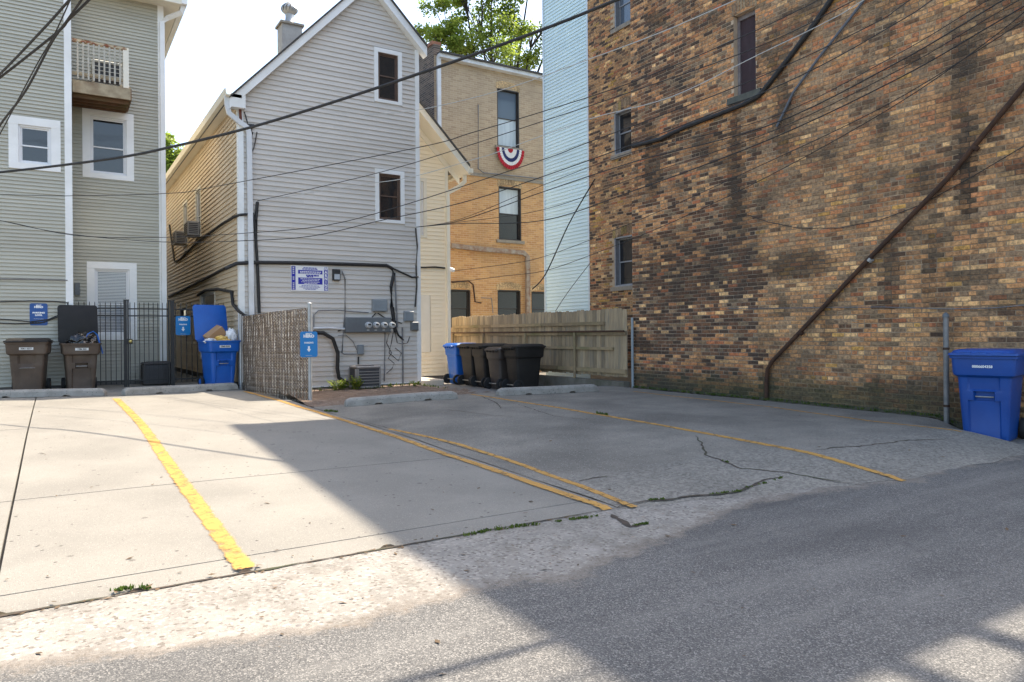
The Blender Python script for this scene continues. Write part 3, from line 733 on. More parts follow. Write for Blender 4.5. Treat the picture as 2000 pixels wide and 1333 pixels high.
# chimney with turbine vent
cb = atd(566, 100, 22)
roofp = onY(566, 85, 20.2); cx, cy = roofp.x, 20.2
ch = MB(); ch.box(cx - .27, cx + .27, cy - .25, cy + .25, roofp.z - 1.5, roofp.z + .42); cho = ch.build('chimney', mat('chimney_brick', (.40, .38, .35), (.32, .30, .28), scale=5, rough=.9, bump=.4), gh)
b = MB(); b.box(cx - .32, cx + .32, cy - .3, cy + .3, roofp.z + .42, roofp.z + .48); b.build('cap', M_STONE, cho)
b = MB(); b.lathe((cx, cy, roofp.z + .48), (0, 0, 1), [(0, .18), (.06, .13), (.24, .11), (.3, .12)], 14); b.build('flue', M_GALV, cho, smooth=True)
b = MB()
for k in range(14):
    a = 2 * pi * k / 14
    pts = [(cx + cos(a + .5 * t) * .06 + cos(a + .5 * t) * .16 * sin(pi * t), cy + sin(a + .5 * t) * .06 + sin(a + .5 * t) * .16 * sin(pi * t), roofp.z + .76 + .34 * t) for t in fr(0, 1, 6)]
    b.rtube(pts, .07, .006, (-sin(a), cos(a), 0))
b.lathe((cx, cy, roofp.z + 1.08), (0, 0, 1), [(0, .1), (.04, .07), (.06, .0)], 12)
b.build('turbine_vent', M_GALV, cho, smooth=True)
# left side wall (beige) with eave and gutter
Ts = planeX(GX0); YE = 33.0
spoly = [(GY + .02, .35), (YE, .35), (YE, eL + .0), (GY + .02, eL + .0)]
def rectX(X, l, t, r, bt):
    xm = (l + r) / 2; ym = (t + bt) / 2; a, c = onX(l, ym, X).y, onX(r, ym, X).y
    return min(a, c), max(a, c), onX(xm, bt, X).z, onX(xm, t, X).z
sw1 = rectX(GX0, 384, 372, 393, 462); sw2 = rectX(GX0, 360, 398, 367, 478); sw3 = rectX(GX0, 393, 572, 421, 700); sw4 = rectX(GX0, 352, 602, 366, 640)
sh = [sw1, sw2, sw3, sw4]
side = wallpoly(gh, 'side_wall', Ts, spoly, .14, M_VT, sh)
siding(gh, Ts, spoly, .111, [(a - .07, c + .07, e - .06, f + .08) for a, c, e, f in sh], M_VT)
for h in (sw1, sw2, sw3, sw4): window(gh, Ts, h, .07, M_TRC, M_SASHW if h is not sw4 else M_SASHD, M_GL, mull=.45)
b = MB(); b.box(GY - .1, YE, -.1, -.01, -.1, .35, Ts); b.build('side_foundation', M_FOUND, gh)
b = MB(); b.box(GY + .0, GY + .11, .0, .031, .3, eL, Ts); b.build('side_corner_board', M_TR, gh)
b = MB(); b.box(GY - .2, YE, -.02, .20, eL - .02, eL + .05, Ts); b.build('soffit', M_TRC, gh)
b = MB()
b.loft([[Ts(y, d, eL + z) for d, z in ((.2, -.02), (.3, .0), (.33, .13), (.31, .13), (.29, .02), (.2, .02))] for y in (GY - .24, YE)]); b.build('gutter', M_TRC, gh)
def dpath(T, pts): return [T(*p) for p in pts]
# downspout on the front-left corner
gt = eL + .02; b = MB()
b.rtube(dpath(Tg, [(GX0 - .26, .10, gt), (GX0 - .26, .10, gt - .18), (GX0 - .22, .09, gt - .36), (GX0 + .0, .07, gt - .52), (GX0 + .16, .08, gt - .62), (GX0 + .19, .08, gt - .75), (GX0 + .22, .08, .42)]), .10, .075, (1, 0, 0))
b.build('downspout', M_GUT, gh)
b = MB(); b.tube([onY(483, 270, GY - .05), onY(487, 420, GY - .05), onY(497, 618, GY - .05), onY(499, 660, GY - .05)], .028, 8); b.build('service_conduit', M_GALV, gh, smooth=True)
b = MB(); b.tube([onY(503, 395, GY - .05), onY(500, 430, GY - .05), onY(503, 520, GY - .05), onY(507, 625, GY - .05), onY(507, 700, GY - .05)], .033, 8); b.build('riser_cable', M_CABLE, gh, smooth=True)
# horizontal cable run across the front, turning down at the meters
def wp(*pp, d=.05): return [onY(x, y, GY - d) for x, y in pp]
b = MB(); b.tube(wp((440, 525), (462, 515), (500, 513), (600, 514), (700, 517), (755, 519), (765, 524), (769, 535), (764, 560), (765, 600), (770, 630), (772, 650)), .04, 8); b.build('cable_bundle', M_CABLE, gh, smooth=True)
b = MB(); b.tube([onX(462, 515, GX0 - .04), onX(440, 524, GX0 - .04), onX(400, 545, GX0 - .04), onX(330, 580, GX0 - .04)], .035, 8); b.build('side_cable', M_CABLE, gh, smooth=True)
b = MB(); b.tube([onX(331, 440, GX0 - .04), onX(341, 512, GX0 - .04), onX(352, 506, GX0 - .04), onX(380, 478, GX0 - .04), onX(430, 440, GX0 - .04), onX(455, 425, GX0 - .04), onX(463, 422, GX0 - .05)] + wp((470, 420), (495, 418), (498, 440), (503, 520)), .03, 8); b.build('upper_side_cable', M_CABLE, gh, smooth=True)
b = MB(); b.tube([onX(386, 577, GX0 - .06), onX(400, 568, GX0 - .06), onX(425, 565, GX0 - .06), onX(440, 568, GX0 - .06), onX(452, 570, GX0 - .06), onX(455, 595, GX0 - .06)] + wp((466, 608), (478, 617), (496, 622), d=.12), .035, 8); b.build('loose_hose', M_CABLE, gh, smooth=True)
b = MB(); b.tube(wp((612, 650), (632, 651), (650, 662), (660, 690), (659, 720), (662, 738), (675, 748), (690, 751), d=.14), .045, 8); b.build('black_pipe', M_CABLE, gh, smooth=True)
for pts, r, m_, nm in ((((612, 642), (640, 641), (676, 643)), .028, M_GUT, 'white_conduit'),
                       (((613, 640), (613, 615), (622, 607), (660, 606), (690, 609), (720, 611)), .012, M_CABLEG, 'thin_conduit'),
                       (((668, 530), (674, 545), (674, 610), (671, 640), (668, 690), (672, 692), (702, 692)), .012, M_CABLEG, 'thin_conduit'),
                       (((752, 650), (751, 745)), .012, M_CABLEG, 'thin_conduit'),
                       (((786, 640), (787, 752)), .018, M_CABLEG, 'thin_conduit'),
                       (((771, 533), (774, 600), (776, 640)), .018, M_CABLEG, 'thin_conduit'),
                       (((766, 524), (785, 533), (805, 542), (817, 541)), .022, M_CABLE, 'drop_cable'),
                       (((812, 446), (815, 480), (813, 520), (814, 560), (811, 600)), .02, M_CABLE, 'drop_cable'),
                       (((768, 600), (772, 640), (778, 655), (788, 665)), .022, M_CABLE, 'drop_cable'),
                       (((734, 612), (725, 622), (706, 632), (680, 640), (660, 647)), .012, M_CABLE, 'drop_cable'),
                       (((738, 612), (750, 620), (765, 625), (785, 632)), .012, M_CABLE, 'drop_cable'),
                       (((760, 652), (755, 670), (765, 690), (758, 700), (770, 710), (766, 720), (755, 730)), .008, M_CABLE, 'loose_wire'),
                       (((768, 650), (764, 672), (760, 690), (770, 698), (778, 705), (784, 690), (772, 680)), .008, M_CABLE, 'loose_wire'),
                       (((772, 650), (776, 670), (784, 672), (796, 670), (800, 658)), .008, M_CABLE, 'loose_wire'),
                       (((660, 656), (676, 655), (690, 668), (697, 684)), .008, M_CABLEG, 'loose_wire'),
                       (((700, 697), (700, 712)), .018, M_CABLE, 'whip'),
                       (((468, 195), (470, 235)), .03, mat('rust_strip', (.16, .05, .03), rough=.8), 'rusty_strip'),
                       (((490, 245), (493, 262), (489, 280), (494, 296), (498, 280), (502, 258)), .012, M_CABLE, 'drip_loop'),
                       (((486, 250), (480, 228), (477, 219)), .012, M_CABLE, 'drip_loop'),
                       (((484, 246), (496, 247)), .045, M_CABLE, 'weatherhead')):
    b = MB(); b.tube(wp(*pts), r, 6); b.build(nm, m_, gh, smooth=True)
# cream back part of the same house
TY = 18.2; Tt = planeY(TY); TX1 = onY(874, 500, TY).x
tzb = onY(850, 734, TY).z
tTR = onY(872, 322, TY).z; tTL = onY(815, 250, TY)
tpoly = [(GX1 - .3, tzb), (TX1, tzb), (TX1, tTR), (GX1 - .3, tTR + (TX1 - GX1 + .3) * (tTL.z - tTR) / (TX1 - tTL.x))]
tw = [rectY(TY, 822, 355, 827, 460), rectY(TY, 823, 580, 835, 685)]
wallpoly(gh, 'back_wall', Tt, tpoly, .14, M_VC, tw[:1])
siding(gh, Tt, tpoly, .111, [(a - .09, c + .09, e - .08, f + .08) for a, c, e, f in tw], M_VC)
window(gh, Tt, tw[0], .09, M_TRC, M_SASHW, M_GLB)
a, c, e, f = tw[1]; b = MB(); b.box(a - .09, c + .06, -.02, .035, e - .05, f + .05, Tt); b.build('cover_panel', M_TRC, gh)
b = MB(); b.box(GX1 - .3, TX1 + .02, -.1, -.01, -.1, tzb, Tt); b.build('back_foundation', M_FOUND, gh)
b = MB(); b.box(TX1 - .07, TX1 + .02, -.02, .03, tzb - .02, tTR, Tt); b.build('corner_board', M_TRC, gh)
sl_ = (tpoly[3][1] - tTR) / (tpoly[3][0] - TX1)
def rk(u): return tTR + sl_ * (u - TX1)
ua, ub = GX1 - .3, TX1 + .38
for nm, d0, d1, z0, z1, m_ in (('soffit', -.02, .62, .05, .09, M_TRC), ('rake_board', .60, .64, .02, .24, M_TRC), ('frieze_board', .0, .035, -.14, .05, M_TRC), ('roof', -12, .68, .24, .30, M_ROOF)):
    b = MB(); b.hexa([Tt(ua, d0, rk(ua) + z0), Tt(ub, d0, rk(ub) + z0), Tt(ub, d1, rk(ub) + z0), Tt(ua, d1, rk(ua) + z0), Tt(ua, d0, rk(ua) + z1), Tt(ub, d0, rk(ub) + z1), Tt(ub, d1, rk(ub) + z1), Tt(ua, d1, rk(ua) + z1)])
    b.build(nm, m_, gh)
b = MB(); b.box(ub - .04, ub + .1, -10, .66, rk(ub) + .08, rk(ub) + .2, Tt); b.build('gutter', M_TRC, gh)
b = MB(); z_ = rk(ub) + .08
b.rtube(dpath(Tt, [(ub + .02, .3, z_), (ub + .02, .3, z_ - .18), (ub - .1, .2, z_ - .32), (TX1 - .02, .09, z_ - .5), (TX1 - .02, .08, z_ - .7), (TX1 - .02, .08, .55)]), .10, .075, (1, 0, 0)); b.build('downspout', M_TRC, gh)
b = MB(); b.tube([onY(x, y, TY - .05) for x, y in ((819, 523), (850, 522), (869, 524))], .025, 6); b.build('cable_bundle', M_CABLE, gh)
# main body walls behind (closing the volume)
b = MB(); b.box(TX1 - .14, TX1, TY + .02, YE, -.1, tTR + .1); b.build('east_wall', M_VC, gh)
b = MB(); b.box(GX1 - .14, GX1, GY + .14, TY + .1, -.1, eR); b.build('return_wall', M_VG, gh)

stp = MB(); p = onG(848, 752); stp.rbox(7.66, 8.42, 16.6, 18.1, .02, .20, .02); recenter(tag(stp.build('concrete_step', M_STEP), 'sunlit pale concrete step at the foot of the cream wall', 'step'))

# ------------------------------------------------------------------ sage house on the left
AY, BY = 17.7, 18.8
lh = thing('frame_house', 'sage green vinyl house with wooden balcony and recessed corner', 'house', (-2, AY, .25))
Ta = planeY(AY); Tb = planeY(BY)
AX1 = onY(141, 500, AY).x; BX1 = onY(321, 500, BY).x
azb = .36; atop = 12.6
apoly = [(-4.2, azb), (AX1, azb), (AX1, atop), (-4.2, atop)]
a1 = rectY(AY, 36, 247, 100, 321)
wallpoly(lh, 'rear_wall', Ta, apoly, .14, M_VS, [a1])
siding(lh, Ta, apoly, .0755, [(a1[0] - .16, a1[1] + .16, a1[2] - .12, a1[3] + .16)], M_VS)
window(lh, Ta, a1, .165, M_TR, M_SASHW, M_GL, mull=.47)
b = MB(); b.box(-4.2, AX1, -.1, -.01, -.1, azb, Ta); b.build('foundation', M_FOUND, lh)
b = MB(); b.box(AX1 - .12, AX1 + .012, -.05, .035, azb - .05, atop, Ta); b.build('corner_board', M_TR, lh)
b = MB(); b.box(AX1 - .1, AX1, AY + .05, BY + .2, -.1, atop); b.build('side_wall', M_VS, lh)
b = MB(); b.box(-4.3, AX1 + .3, AY - .3, AY + 12, atop, atop + .3); b.build('roof', M_ROOF, lh)
btop = onY(318, 14, BY).z
bpoly = [(AX1 + .01, azb), (BX1, azb), (BX1, btop), (AX1 + .01, btop)]
b1 = rectY(BY, 176, 231, 247, 341); b2 = rectY(BY, 185, 526, 253, 655)
wallpoly(lh, 'recessed_wall', Tb, bpoly, .14, M_VS, [b1, b2])
siding(lh, Tb, bpoly, .0755, [(h[0] - .15, h[1] + .15, h[2] - .10, h[3] + .15) for h in (b1, b2)], M_VS)
window(lh, Tb, b1, .15, M_TR, M_SASHW, M_GL, mull=.47)
window(lh, Tb, b2, .15, M_TR, M_SASHW, M_GLB, mull=.47, blind='full')
b = MB(); b.box(AX1, BX1, -.1, -.01, -.1, azb, Tb); b.build('recess_foundation', M_FOUND, lh)
b = MB(); b.box(BX1 - .11, BX1 + .02, -.05, .035, azb - .05, btop, Tb); b.build('corner_board', M_TR, lh)
b = MB(); b.box(BX1 - .1, BX1, BY + .05, BY + 14, -.1, btop); b.build('east_wall', M_VS, lh)
b = MB(); b.box(AX1, BX1 + .35, -14, .38, btop, btop + .05, Tb); b.build('soffit', M_TRC, lh)
b = MB(); b.box(AX1, BX1 + .36, .38, .43, btop - .02, btop + .19, Tb); b.build('fascia', M_TRC, lh)
b = MB(); b.box(BX1 + .36, BX1 + .48, -14, .44, btop + .0, btop + .14, Tb); b.build('gutter', M_TR, lh)
b = MB(); b.box(AX1, BX1 + .4, -14, .45, btop + .2, btop + .3, Tb); b.build('roof', M_ROOF, lh)
b = MB(); b.rtube(dpath(Tb, [(BX1 + .40, .3, btop), (BX1 + .38, .28, btop - .15), (BX1 + .1, .12, btop - .28), (BX1 - .02, .085, btop - .4), (BX1 - .02, .085, .45)]), .10, .075, (1, 0, 0)); b.build('downspout', M_TR, lh)
b = MB(); b.box(*rectY(BY, 146, 553, 156, 577)[:2], .0, .07, *rectY(BY, 146, 553, 156, 577)[2:], Tb); b.build('junction_box', M_BOXD, lh)
b = MB(); b.tube([onY(x, y, AY - .04) for x, y in ((-30, 545), (60, 546), (132, 548))], .012, 6); b.build('cable', M_CABLEG, lh)
for pts in (((-30, 622), (20, 625), (60, 629), (95, 624), (122, 613), (132, 600), (133, 590)), ((-30, 630), (30, 633), (80, 631), (118, 618), (131, 608)), ((-30, 591), (60, 588), (105, 589), (132, 592))):
    b = MB(); b.tube([onY(x, y, AY - .04) for x, y in pts], .012, 6); b.build('cable', M_CABLE, lh)
# balcony
BD = .95
bz = onY(200, 170, BY - BD).z; bx1 = onY(253, 190, BY - BD).x; bzt = onY(190, 183, BY - BD).z; bzt = bz
balc_t = onY(180, 163, BY - BD).z; balc_b = onY(180, 184, BY - BD).z
bx0 = AX1 + .03
bal = MB(); bal.box(bx0, bx1, .0, BD, balc_b + .02, balc_t - .03, Tb); bl = bal.build('balcony', M_DECKU, lh)
b = MB(); b.box(bx0, bx1 + .02, BD, BD + .04, balc_b - .02, balc_t, Tb); b.build('rim_joist', M_DECK, bl)
b = MB(); b.box(bx1, bx1 + .04, .0, BD - .002, balc_b - .02, balc_t, Tb); b.build('side_joist', M_DECKU, bl)
for k in range(6):
    b = MB(); y0 = .02 + k * .155; b.box(bx0, bx1 + .03, y0, y0 + .145, balc_t, balc_t + .03, Tb); b.build('deck_board', M_DECK, bl)
for k in range(4):
    b = MB(); y0 = .1 + k * .24; b.box(bx0, bx1 - .01, y0, y0 + .04, balc_b - .09, balc_b + .018, Tb); b.build('joist', M_DECKU, bl)
rt_ = onY(190, 86, BY - BD).z
b = MB(); b.box(bx0, bx1 - .05, BD - .06, BD + .03, rt_ - .03, rt_ + .02, Tb); b.build('top_rail', mat('peeling_rail', (.45, .38, .26), (.22, .08, .04), scale=7, rough=.9, lo=.45, hi=.55), bl)
b = MB(); b.box(bx0, bx1 - .05, BD - .04, BD, balc_t + .14, balc_t + .2, Tb); b.build('bottom_rail', M_DECK, bl)
b = MB(); b.box(bx1 - .12, bx1 - .01, BD - .09, BD + .02, balc_t, rt_ + .02, Tb); b.build('post', M_TRC, bl)
nb = 9
M_BAL = mat('baluster_paint', (.46, .44, .38), (.36, .33, .27), scale=8, rough=.8)
for k in range(nb):
    u = bx0 + .1 + (bx1 - .18 - bx0 - .1) * k / (nb - 1); b = MB(); b.box(u - .016, u + .016, BD - .002, BD + .026, balc_t + .05, rt_ - .03, Tb); b.build('baluster', M_BAL, bl)
b = MB(); b.box(bx1 - .06, bx1 - .02, .02, BD - .1, rt_ - .03, rt_ + .02, Tb); b.build('side_rail', M_DECK, bl)
# condenser on the balcony
def condenser(name, label, x, y, z, wd, dp, ht, rib=6, m_=M_ACB):
    t = thing(name, label, 'air conditioner', (x, y, z)); b = MB()
    b.rbox(x - wd / 2 + .012, x + wd / 2 - .012, y - dp / 2 + .012, y + dp / 2 - .012, z + .02, z + ht - .05, .02); b.build('coil', M_ACD, t)
    b = MB(); b.rbox(x - wd / 2, x + wd / 2, y - dp / 2, y + dp / 2, z + ht - .06, z + ht, .02); b.build('top_cover', m_, t)
    b = MB(); b.rbox(x - wd / 2, x + wd / 2, y - dp / 2, y + dp / 2, z, z + .05, .012); b.build('base_pan', m_, t)
    for sx in (-1, 1):
        for sy in (-1, 1):
            b = MB(); b.box(x + sx * (wd / 2 - .02) - .02, x + sx * (wd / 2 - .02) + .02, y + sy * (dp / 2 - .02) - .02, y + sy * (dp / 2 - .02) + .02, z + .05, z + ht - .06); b.build('corner_post', m_, t)
    for k in range(1, rib):
        zz = z + .05 + (ht - .11) * k / rib; b = MB()
        b.box(x - wd / 2 + .04, x + wd / 2 - .04, y - dp / 2 - .004, y - dp / 2 + .004, zz - .008, zz + .008); b.build('louvre', m_, t)
    b = MB(); b.lathe((x, y, z + ht), (0, 0, 1), [(0, wd * .38), (.012, wd * .38), (.014, .03), (.014, 0)], 20); b.build('fan_grille', M_ACD, t)
    return t
condenser('air_conditioner', 'rounded condenser standing on the wooden balcony', bx1 - .42, BY - .52, balc_t + .032, .56, .56, .55, 5, mat('condenser_pale', (.5, .5, .46), rough=.5))
ac = condenser('air_conditioner', 'beige condenser below the electric meters of the grey house', onY(712, 740, GY - .5).x, GY - .52, GD(5.6, GY - .5), .56, .56, .50)
xl = onY(660 + 24, 720, GY - .5).x
b = MB(); b.box(xl - .0, onY(697, 720, GY - .52 - .29).x, GY - .52 - .287, GY - .52 - .275, wloc(ac).z + .05, wloc(ac).z + .44); b.build('solid_panel', M_ACB, ac)
condenser('air_conditioner', 'dark condenser behind the black iron gate', onY(305, 735, BY - .45).x, BY - .45, .27, .58, .58, .50, 4, mat('condenser_charcoal', (.05, .045, .045), rough=.6))

# ------------------------------------------------------------------ brick building on the right
BX = 10.2; BYE = 11.45; BYN = 3.08; BH = 12.15
bb = thing('brick_building', 'tall old brick building with a long weathered blank side wall', 'building', (BX + 4, 7, 0))
Tw = planeX(BX)
def wX(px, py, d=0.0): return onX(px, py, BX - d)
wn_l = wX(1476, 95).y; wn_r = wX(1433, 100).y; wz0 = wX(1455, 184).z; wz1 = wX(1455, 22).z
win_h = (wn_l, wn_r, wz0, wz1)
PY_SPLIT = wX(1482, 600).y
wallpoly(bb, 'mortar_wall', Tw, [(PY_SPLIT, -.15), (BYE, -.15), (BYE, 8.95), (PY_SPLIT, 8.95)], .32, M_MORT, [(max(win_h[0], PY_SPLIT), win_h[1], win_h[2], win_h[3])] if win_h[1] > PY_SPLIT else [])
wallpoly(bb, 'mortar_wall', Tw, [(BYN, -.15), (PY_SPLIT, -.15), (PY_SPLIT, 8.95), (BYN, 8.95)], .32, M_MORTS, [(win_h[0], min(win_h[1], PY_SPLIT), win_h[2], win_h[3])] if win_h[0] < PY_SPLIT else [])
b = MB(); b.box(BX, BX + 8, BYN + .01, BYE - .01, 8.951, BH); b.build('upper_wall', M_BRF, bb)
b = MB(); b.box(BX + .321, BX + 8, BYN + .01, BYE - .01, -.15, 8.949); b.build('core', M_BRF, bb)
b = MB(); b.box(BX - .06, BX + 8, BYN - .05, BYE + .05, BH, BH + .12); b.build('coping', M_COPE, bb)
TAN = [(.33, .225, .135), (.29, .20, .125), (.36, .26, .16), (.25, .175, .115), (.32, .205, .115)]
DRK = [(.085, .058, .047), (.06, .045, .04), (.11, .075, .058), (.05, .042, .04), (.13, .088, .066)]
CRM = [(.47, .36, .215), (.52, .42, .27)]
ORG = [(.29, .155, .09), (.31, .18, .105), (.25, .12, .075)]
GRY = [(.17, .15, .125), (.13, .12, .10), (.22, .19, .15)]
OCH = [(.30, .215, .075), (.34, .25, .10)]
def blob(y, z, cy, cz, ry, rz): return max(0, 1 - ((y - cy) / ry) ** 2 - ((z - cz) / rz) ** 2)
# soot streaks and patches given by photo positions on the wall
ST = []
for (px, py, rx, rz, s_) in ((1437, 330, 14, 1.3, .8), (1385, 280, 30, .35, .6), (1275, 320, 18, .9, .7), (1440, 420, 22, .9, .5), (1520, 110, 24, .6, .6), (1530, 240, 20, .8, .7), (1450, 520, 60, .5, .35),
                             (1560, 520, 70, .28, .75), (1890, 330, 14, .9, .85), (1740, 540, 16, .7, .65), (1615, 640, 12, .6, .5), (1500, 760, 16, .5, .75), (1330, 520, 90, .8, .35), (1760, 15, 50, .2, .3),
                             (1580, 300, 80, .22, .35), (1830, 450, 80, .2, .4), (1960, 20, 60, .35, .5), (1660, 820, 150, .22, .5), (1800, 760, 80, .25, .5), (1350, 780, 80, .1, .3), (1980, 590, 40, .2, .5), (1900, 540, 60, .1, .5), (1550, 715, 60, .3, .4)):
    p = wX(px, py); q = wX(px + rx, py); ST.append((p.y, p.z, abs(q.y - p.y) + .02, rz, s_))
PY_SPLIT = wX(1482, 600).y
def stain(y, z):
    v = 0
    for (cy, cz, ry, rz, a) in ST: v = max(v, a * min(1, 1.7 * blob(y, z, cy, cz, ry * 1.15, rz)))
    n_ = noise.noise((y * 2.6, z * .32, 7.7)) + .45 * noise.noise((y * 6, z * 1.1, 1.7)); v = max(v, sst(.30, .75, n_) * .75)
    n_ = noise.noise((y * .7, z * 1.3, 21.0)) + .5 * noise.noise((y * 2.3, z * 4.0, 5.5)); v = max(v, sst(.22, .7, n_) * .72)
    return min(.95, v)
def brick_colour(y, z, rnd, hdr):
    left = y > PY_SPLIT + .12 * sin(z * 5)
    n1 = noise.noise((y * .55, z * .55, 3.3)); n2 = noise.noise((y * 1.7, z * 1.7, 9.1)); r = rnd.random()
    if left:
        pd = .40 + .5 * n1 + (.24 if z < 2.7 else (.05 if z < 3.8 else -.12)); pc = .07 if 1.3 < z < 3.2 else .02
        if z < .95: pd -= .12
        if r < pd: c = rnd.choice(DRK)
        elif r < pd + pc: c = rnd.choice(CRM)
        elif r < pd + pc + .07 + (.12 if z < .8 else 0): c = rnd.choice(ORG)
        elif r < pd + pc + .2: c = rnd.choice(GRY)
        else: c = rnd.choice(TAN)
    else:
        pd = .13 + .35 * n2 + (.12 if z > 4.5 else 0)
        po = .10 + (.12 if z > 3.2 else 0) + (.08 if z < .7 else 0)
        pc = .12 if 1.2 < z < 2.9 else .05
        if r < pd: c = rnd.choice(DRK if rnd.random() < .5 else GRY)
        elif r < pd + pc: c = rnd.choice(CRM)
        elif r < pd + pc + po: c = rnd.choice(ORG)
        elif r < pd + pc + po + .02: c = rnd.choice(OCH)
        elif r < pd + pc + po + .25: c = rnd.choice(GRY)
        else: c = rnd.choice(TAN)
    k = .82 + .36 * rnd.random(); s = 0
    if not left:
        q = .20 + .2 * n1; c = tuple(v * (1 - q) + (.31, .24, .165)[i] * q for i, v in enumerate(c))
    s = stain(y, z) * (.75 + .4 * rnd.random()); s = min(.93, max(0, s))
    c = tuple(v * k * (1 - s) + (.028, .025, .022)[i] * s for i, v in enumerate(c))
    ms = sst(.55, .22, z - G(BX - .5, y) + .15 * n2) * .8       # moss at the foot
    return tuple((v * (1.95, 1.46, 1.06)[i]) * (1 - ms) + (.06, .062, .03)[i] * ms for i, v in enumerate(c)), left
mf = MB(); st_ = .08; ny_ = int((BYE - 3.4) / st_); nz_ = int(8.95 / st_)
for i in range(ny_):
    for j in range(nz_):
        y0, z0 = 3.4 + i * st_, -.02 + j * st_; y1, z1 = min(y0 + st_, BYE - .002), z0 + st_
        if z0 > 1.35 + 1.02 * y0 * (660 / 1420) * 1.42 + 1.4: continue
        if y1 > win_h[0] - .02 and y0 < win_h[1] + .02 and z1 > win_h[2] - .02 and z0 < win_h[3] + .02: continue
        ym, zm_ = y0 + st_ / 2, z0 + st_ / 2; v = stain(ym, zm_); lf = ym > PY_SPLIT; k = .85 + .3 * noise.noise((ym * 2, zm_ * 2, 4))
        base = (.56, .43, .30) if lf else (.44, .315, .20)
        if lf and zm_ < 3: base = (.43, .34, .25)
        ms = sst(.5, .15, zm_ - G(BX - .5, ym)) * .75
        col = tuple((c * k * (1 - v) + .035 * v) * (1 - ms) + (.07, .07, .035)[q] * ms for q, c in enumerate(base))
        mf.quad((BX - .0012, y0, z0), (BX - .0012, y1, z0), (BX - .0012, y1, z1), (BX - .0012, y0, z1), col)
mf.build('mortar_joints', mat('mortar_joint', (1.1, 1.08, 1.05), (.72, .72, .74), scale=14, rough=.97, bump=1.0, bscale=50, src='attr', lo=.38, hi=.62), bb, fix=False)
BRK = []; CO = .0675; z = -.02; row = 0
while z < 8.9:
    hdr = row % 6 == 3; L_ = .104 if hdr else .213; off = (row % 2) * L_ / 2 + .02 * RND.random()
    y = 3.6 - off
    while y < BYE - .01:
        y0, y1 = y, y + L_ - .0135; y += L_
        y1 = min(y1, BYE - .004)
        if y1 - y0 < .04: continue
        if z > 1.35 + 1.02 * y * (660 / 1420) * 1.42 + 1.4: continue
        if y1 > win_h[0] and y0 < win_h[1] and z + .06 > win_h[2] and z < win_h[3]:
            if y0 < win_h[0] - .05: y1 = win_h[0]
            elif y1 > win_h[1] + .05: y0 = win_h[1]
            else: continue
        BRK.append((y0, y1, z, z + CO - .013, hdr))
    z += CO; row += 1
scored = []
for i, (y0, y1, z0, z1, hd) in enumerate(BRK):
    px, py = pix((BX, (y0 + y1) / 2, (z0 + z1) / 2))
    if 0 < px < 1995 and 3 < py < 1333 and not (1865 < px and py > 672):
        qx, _ = pix((BX, y0, z0)); rx, _ = pix((BX, y1, z0)); _, ta = pix((BX, y0, z1)); _, tb = pix((BX, y0, z0))
        scored.append((abs(qx - rx) * abs(tb - ta), i))
scored.sort(reverse=True); TOP = {i for _, i in scored[:300]}
def brick_verts(r, w_, h_, d_):
    j = lambda s: (r.random() - .5) * s
    e = .004
    back = [(0, 0, 0), (w_, 0, 0), (w_, 0, h_), (0, 0, h_)]
    mid = [(j(.006), d_ - e + j(.002), j(.004)), (w_ + j(.006), d_ - e + j(.002), j(.004)), (w_ + j(.006), d_ - e + j(.002), h_ + j(.004)), (j(.006), d_ - e + j(.002), h_ + j(.004))]
    fr_ = [(e + j(.005), d_ + j(.003), e + j(.003)), (w_ - e + j(.005), d_ + j(.003), e + j(.003)), (w_ - e + j(.005), d_ + j(.003), h_ - e + j(.003)), (e + j(.005), d_ + j(.003), h_ - e + j(.003))]
    return back + mid + fr_
BF = [(0, 1, 5, 4), (1, 2, 6, 5), (2, 3, 7, 6), (3, 0, 4, 7), (4, 5, 9, 8), (5, 6, 10, 9), (6, 7, 11, 10), (7, 4, 8, 11), (8, 9, 10, 11)]
VAR = {}
for hd in (0, 1):
    for k in range(5):
        w_ = (.093 if hd else .202); me = bpy.data.meshes.new('brick')
        me.from_pydata([(-q[1], q[0], q[2]) for q in brick_verts(RND, w_, .057, .010)], [], BF); me.materials.append(BRICK_A); VAR[(hd, k)] = (me, w_)
bst = MB()
for i, (y0, y1, z0, z1, hd) in enumerate(BRK):
    col, left = brick_colour((y0 + y1) / 2, (z0 + z1) / 2, RND, hd)
    if i in TOP:
        me, w_ = VAR[(int(hd), RND.randrange(5))]
        o = bpy.data.objects.new('brick', me); C.objects.link(o); o.parent = bb
        o.location = Vector((BX + .001, y0, z0)) - Vector(bb.location); o.scale = ((.55 + .6 * RND.random()) if not left else 1, (y1 - y0) / w_, 1); o.color = (*col, 1)
    else:
        d_ = .011 if left else .003 + .009 * RND.random()
        vs = brick_verts(RND, y1 - y0, z1 - z0, d_); base = len(bst.v)
        bst.v += [Vector((BX + .001 - q[1], y0 + q[0], z0 + q[2])) for q in vs]
        for f in BF: bst.f.append(tuple(base + k for k in f)); bst.c.append(col)
o = bst.build('brickwork', BRICK_B, bb, fix=False); o['kind'] = 'stuff'
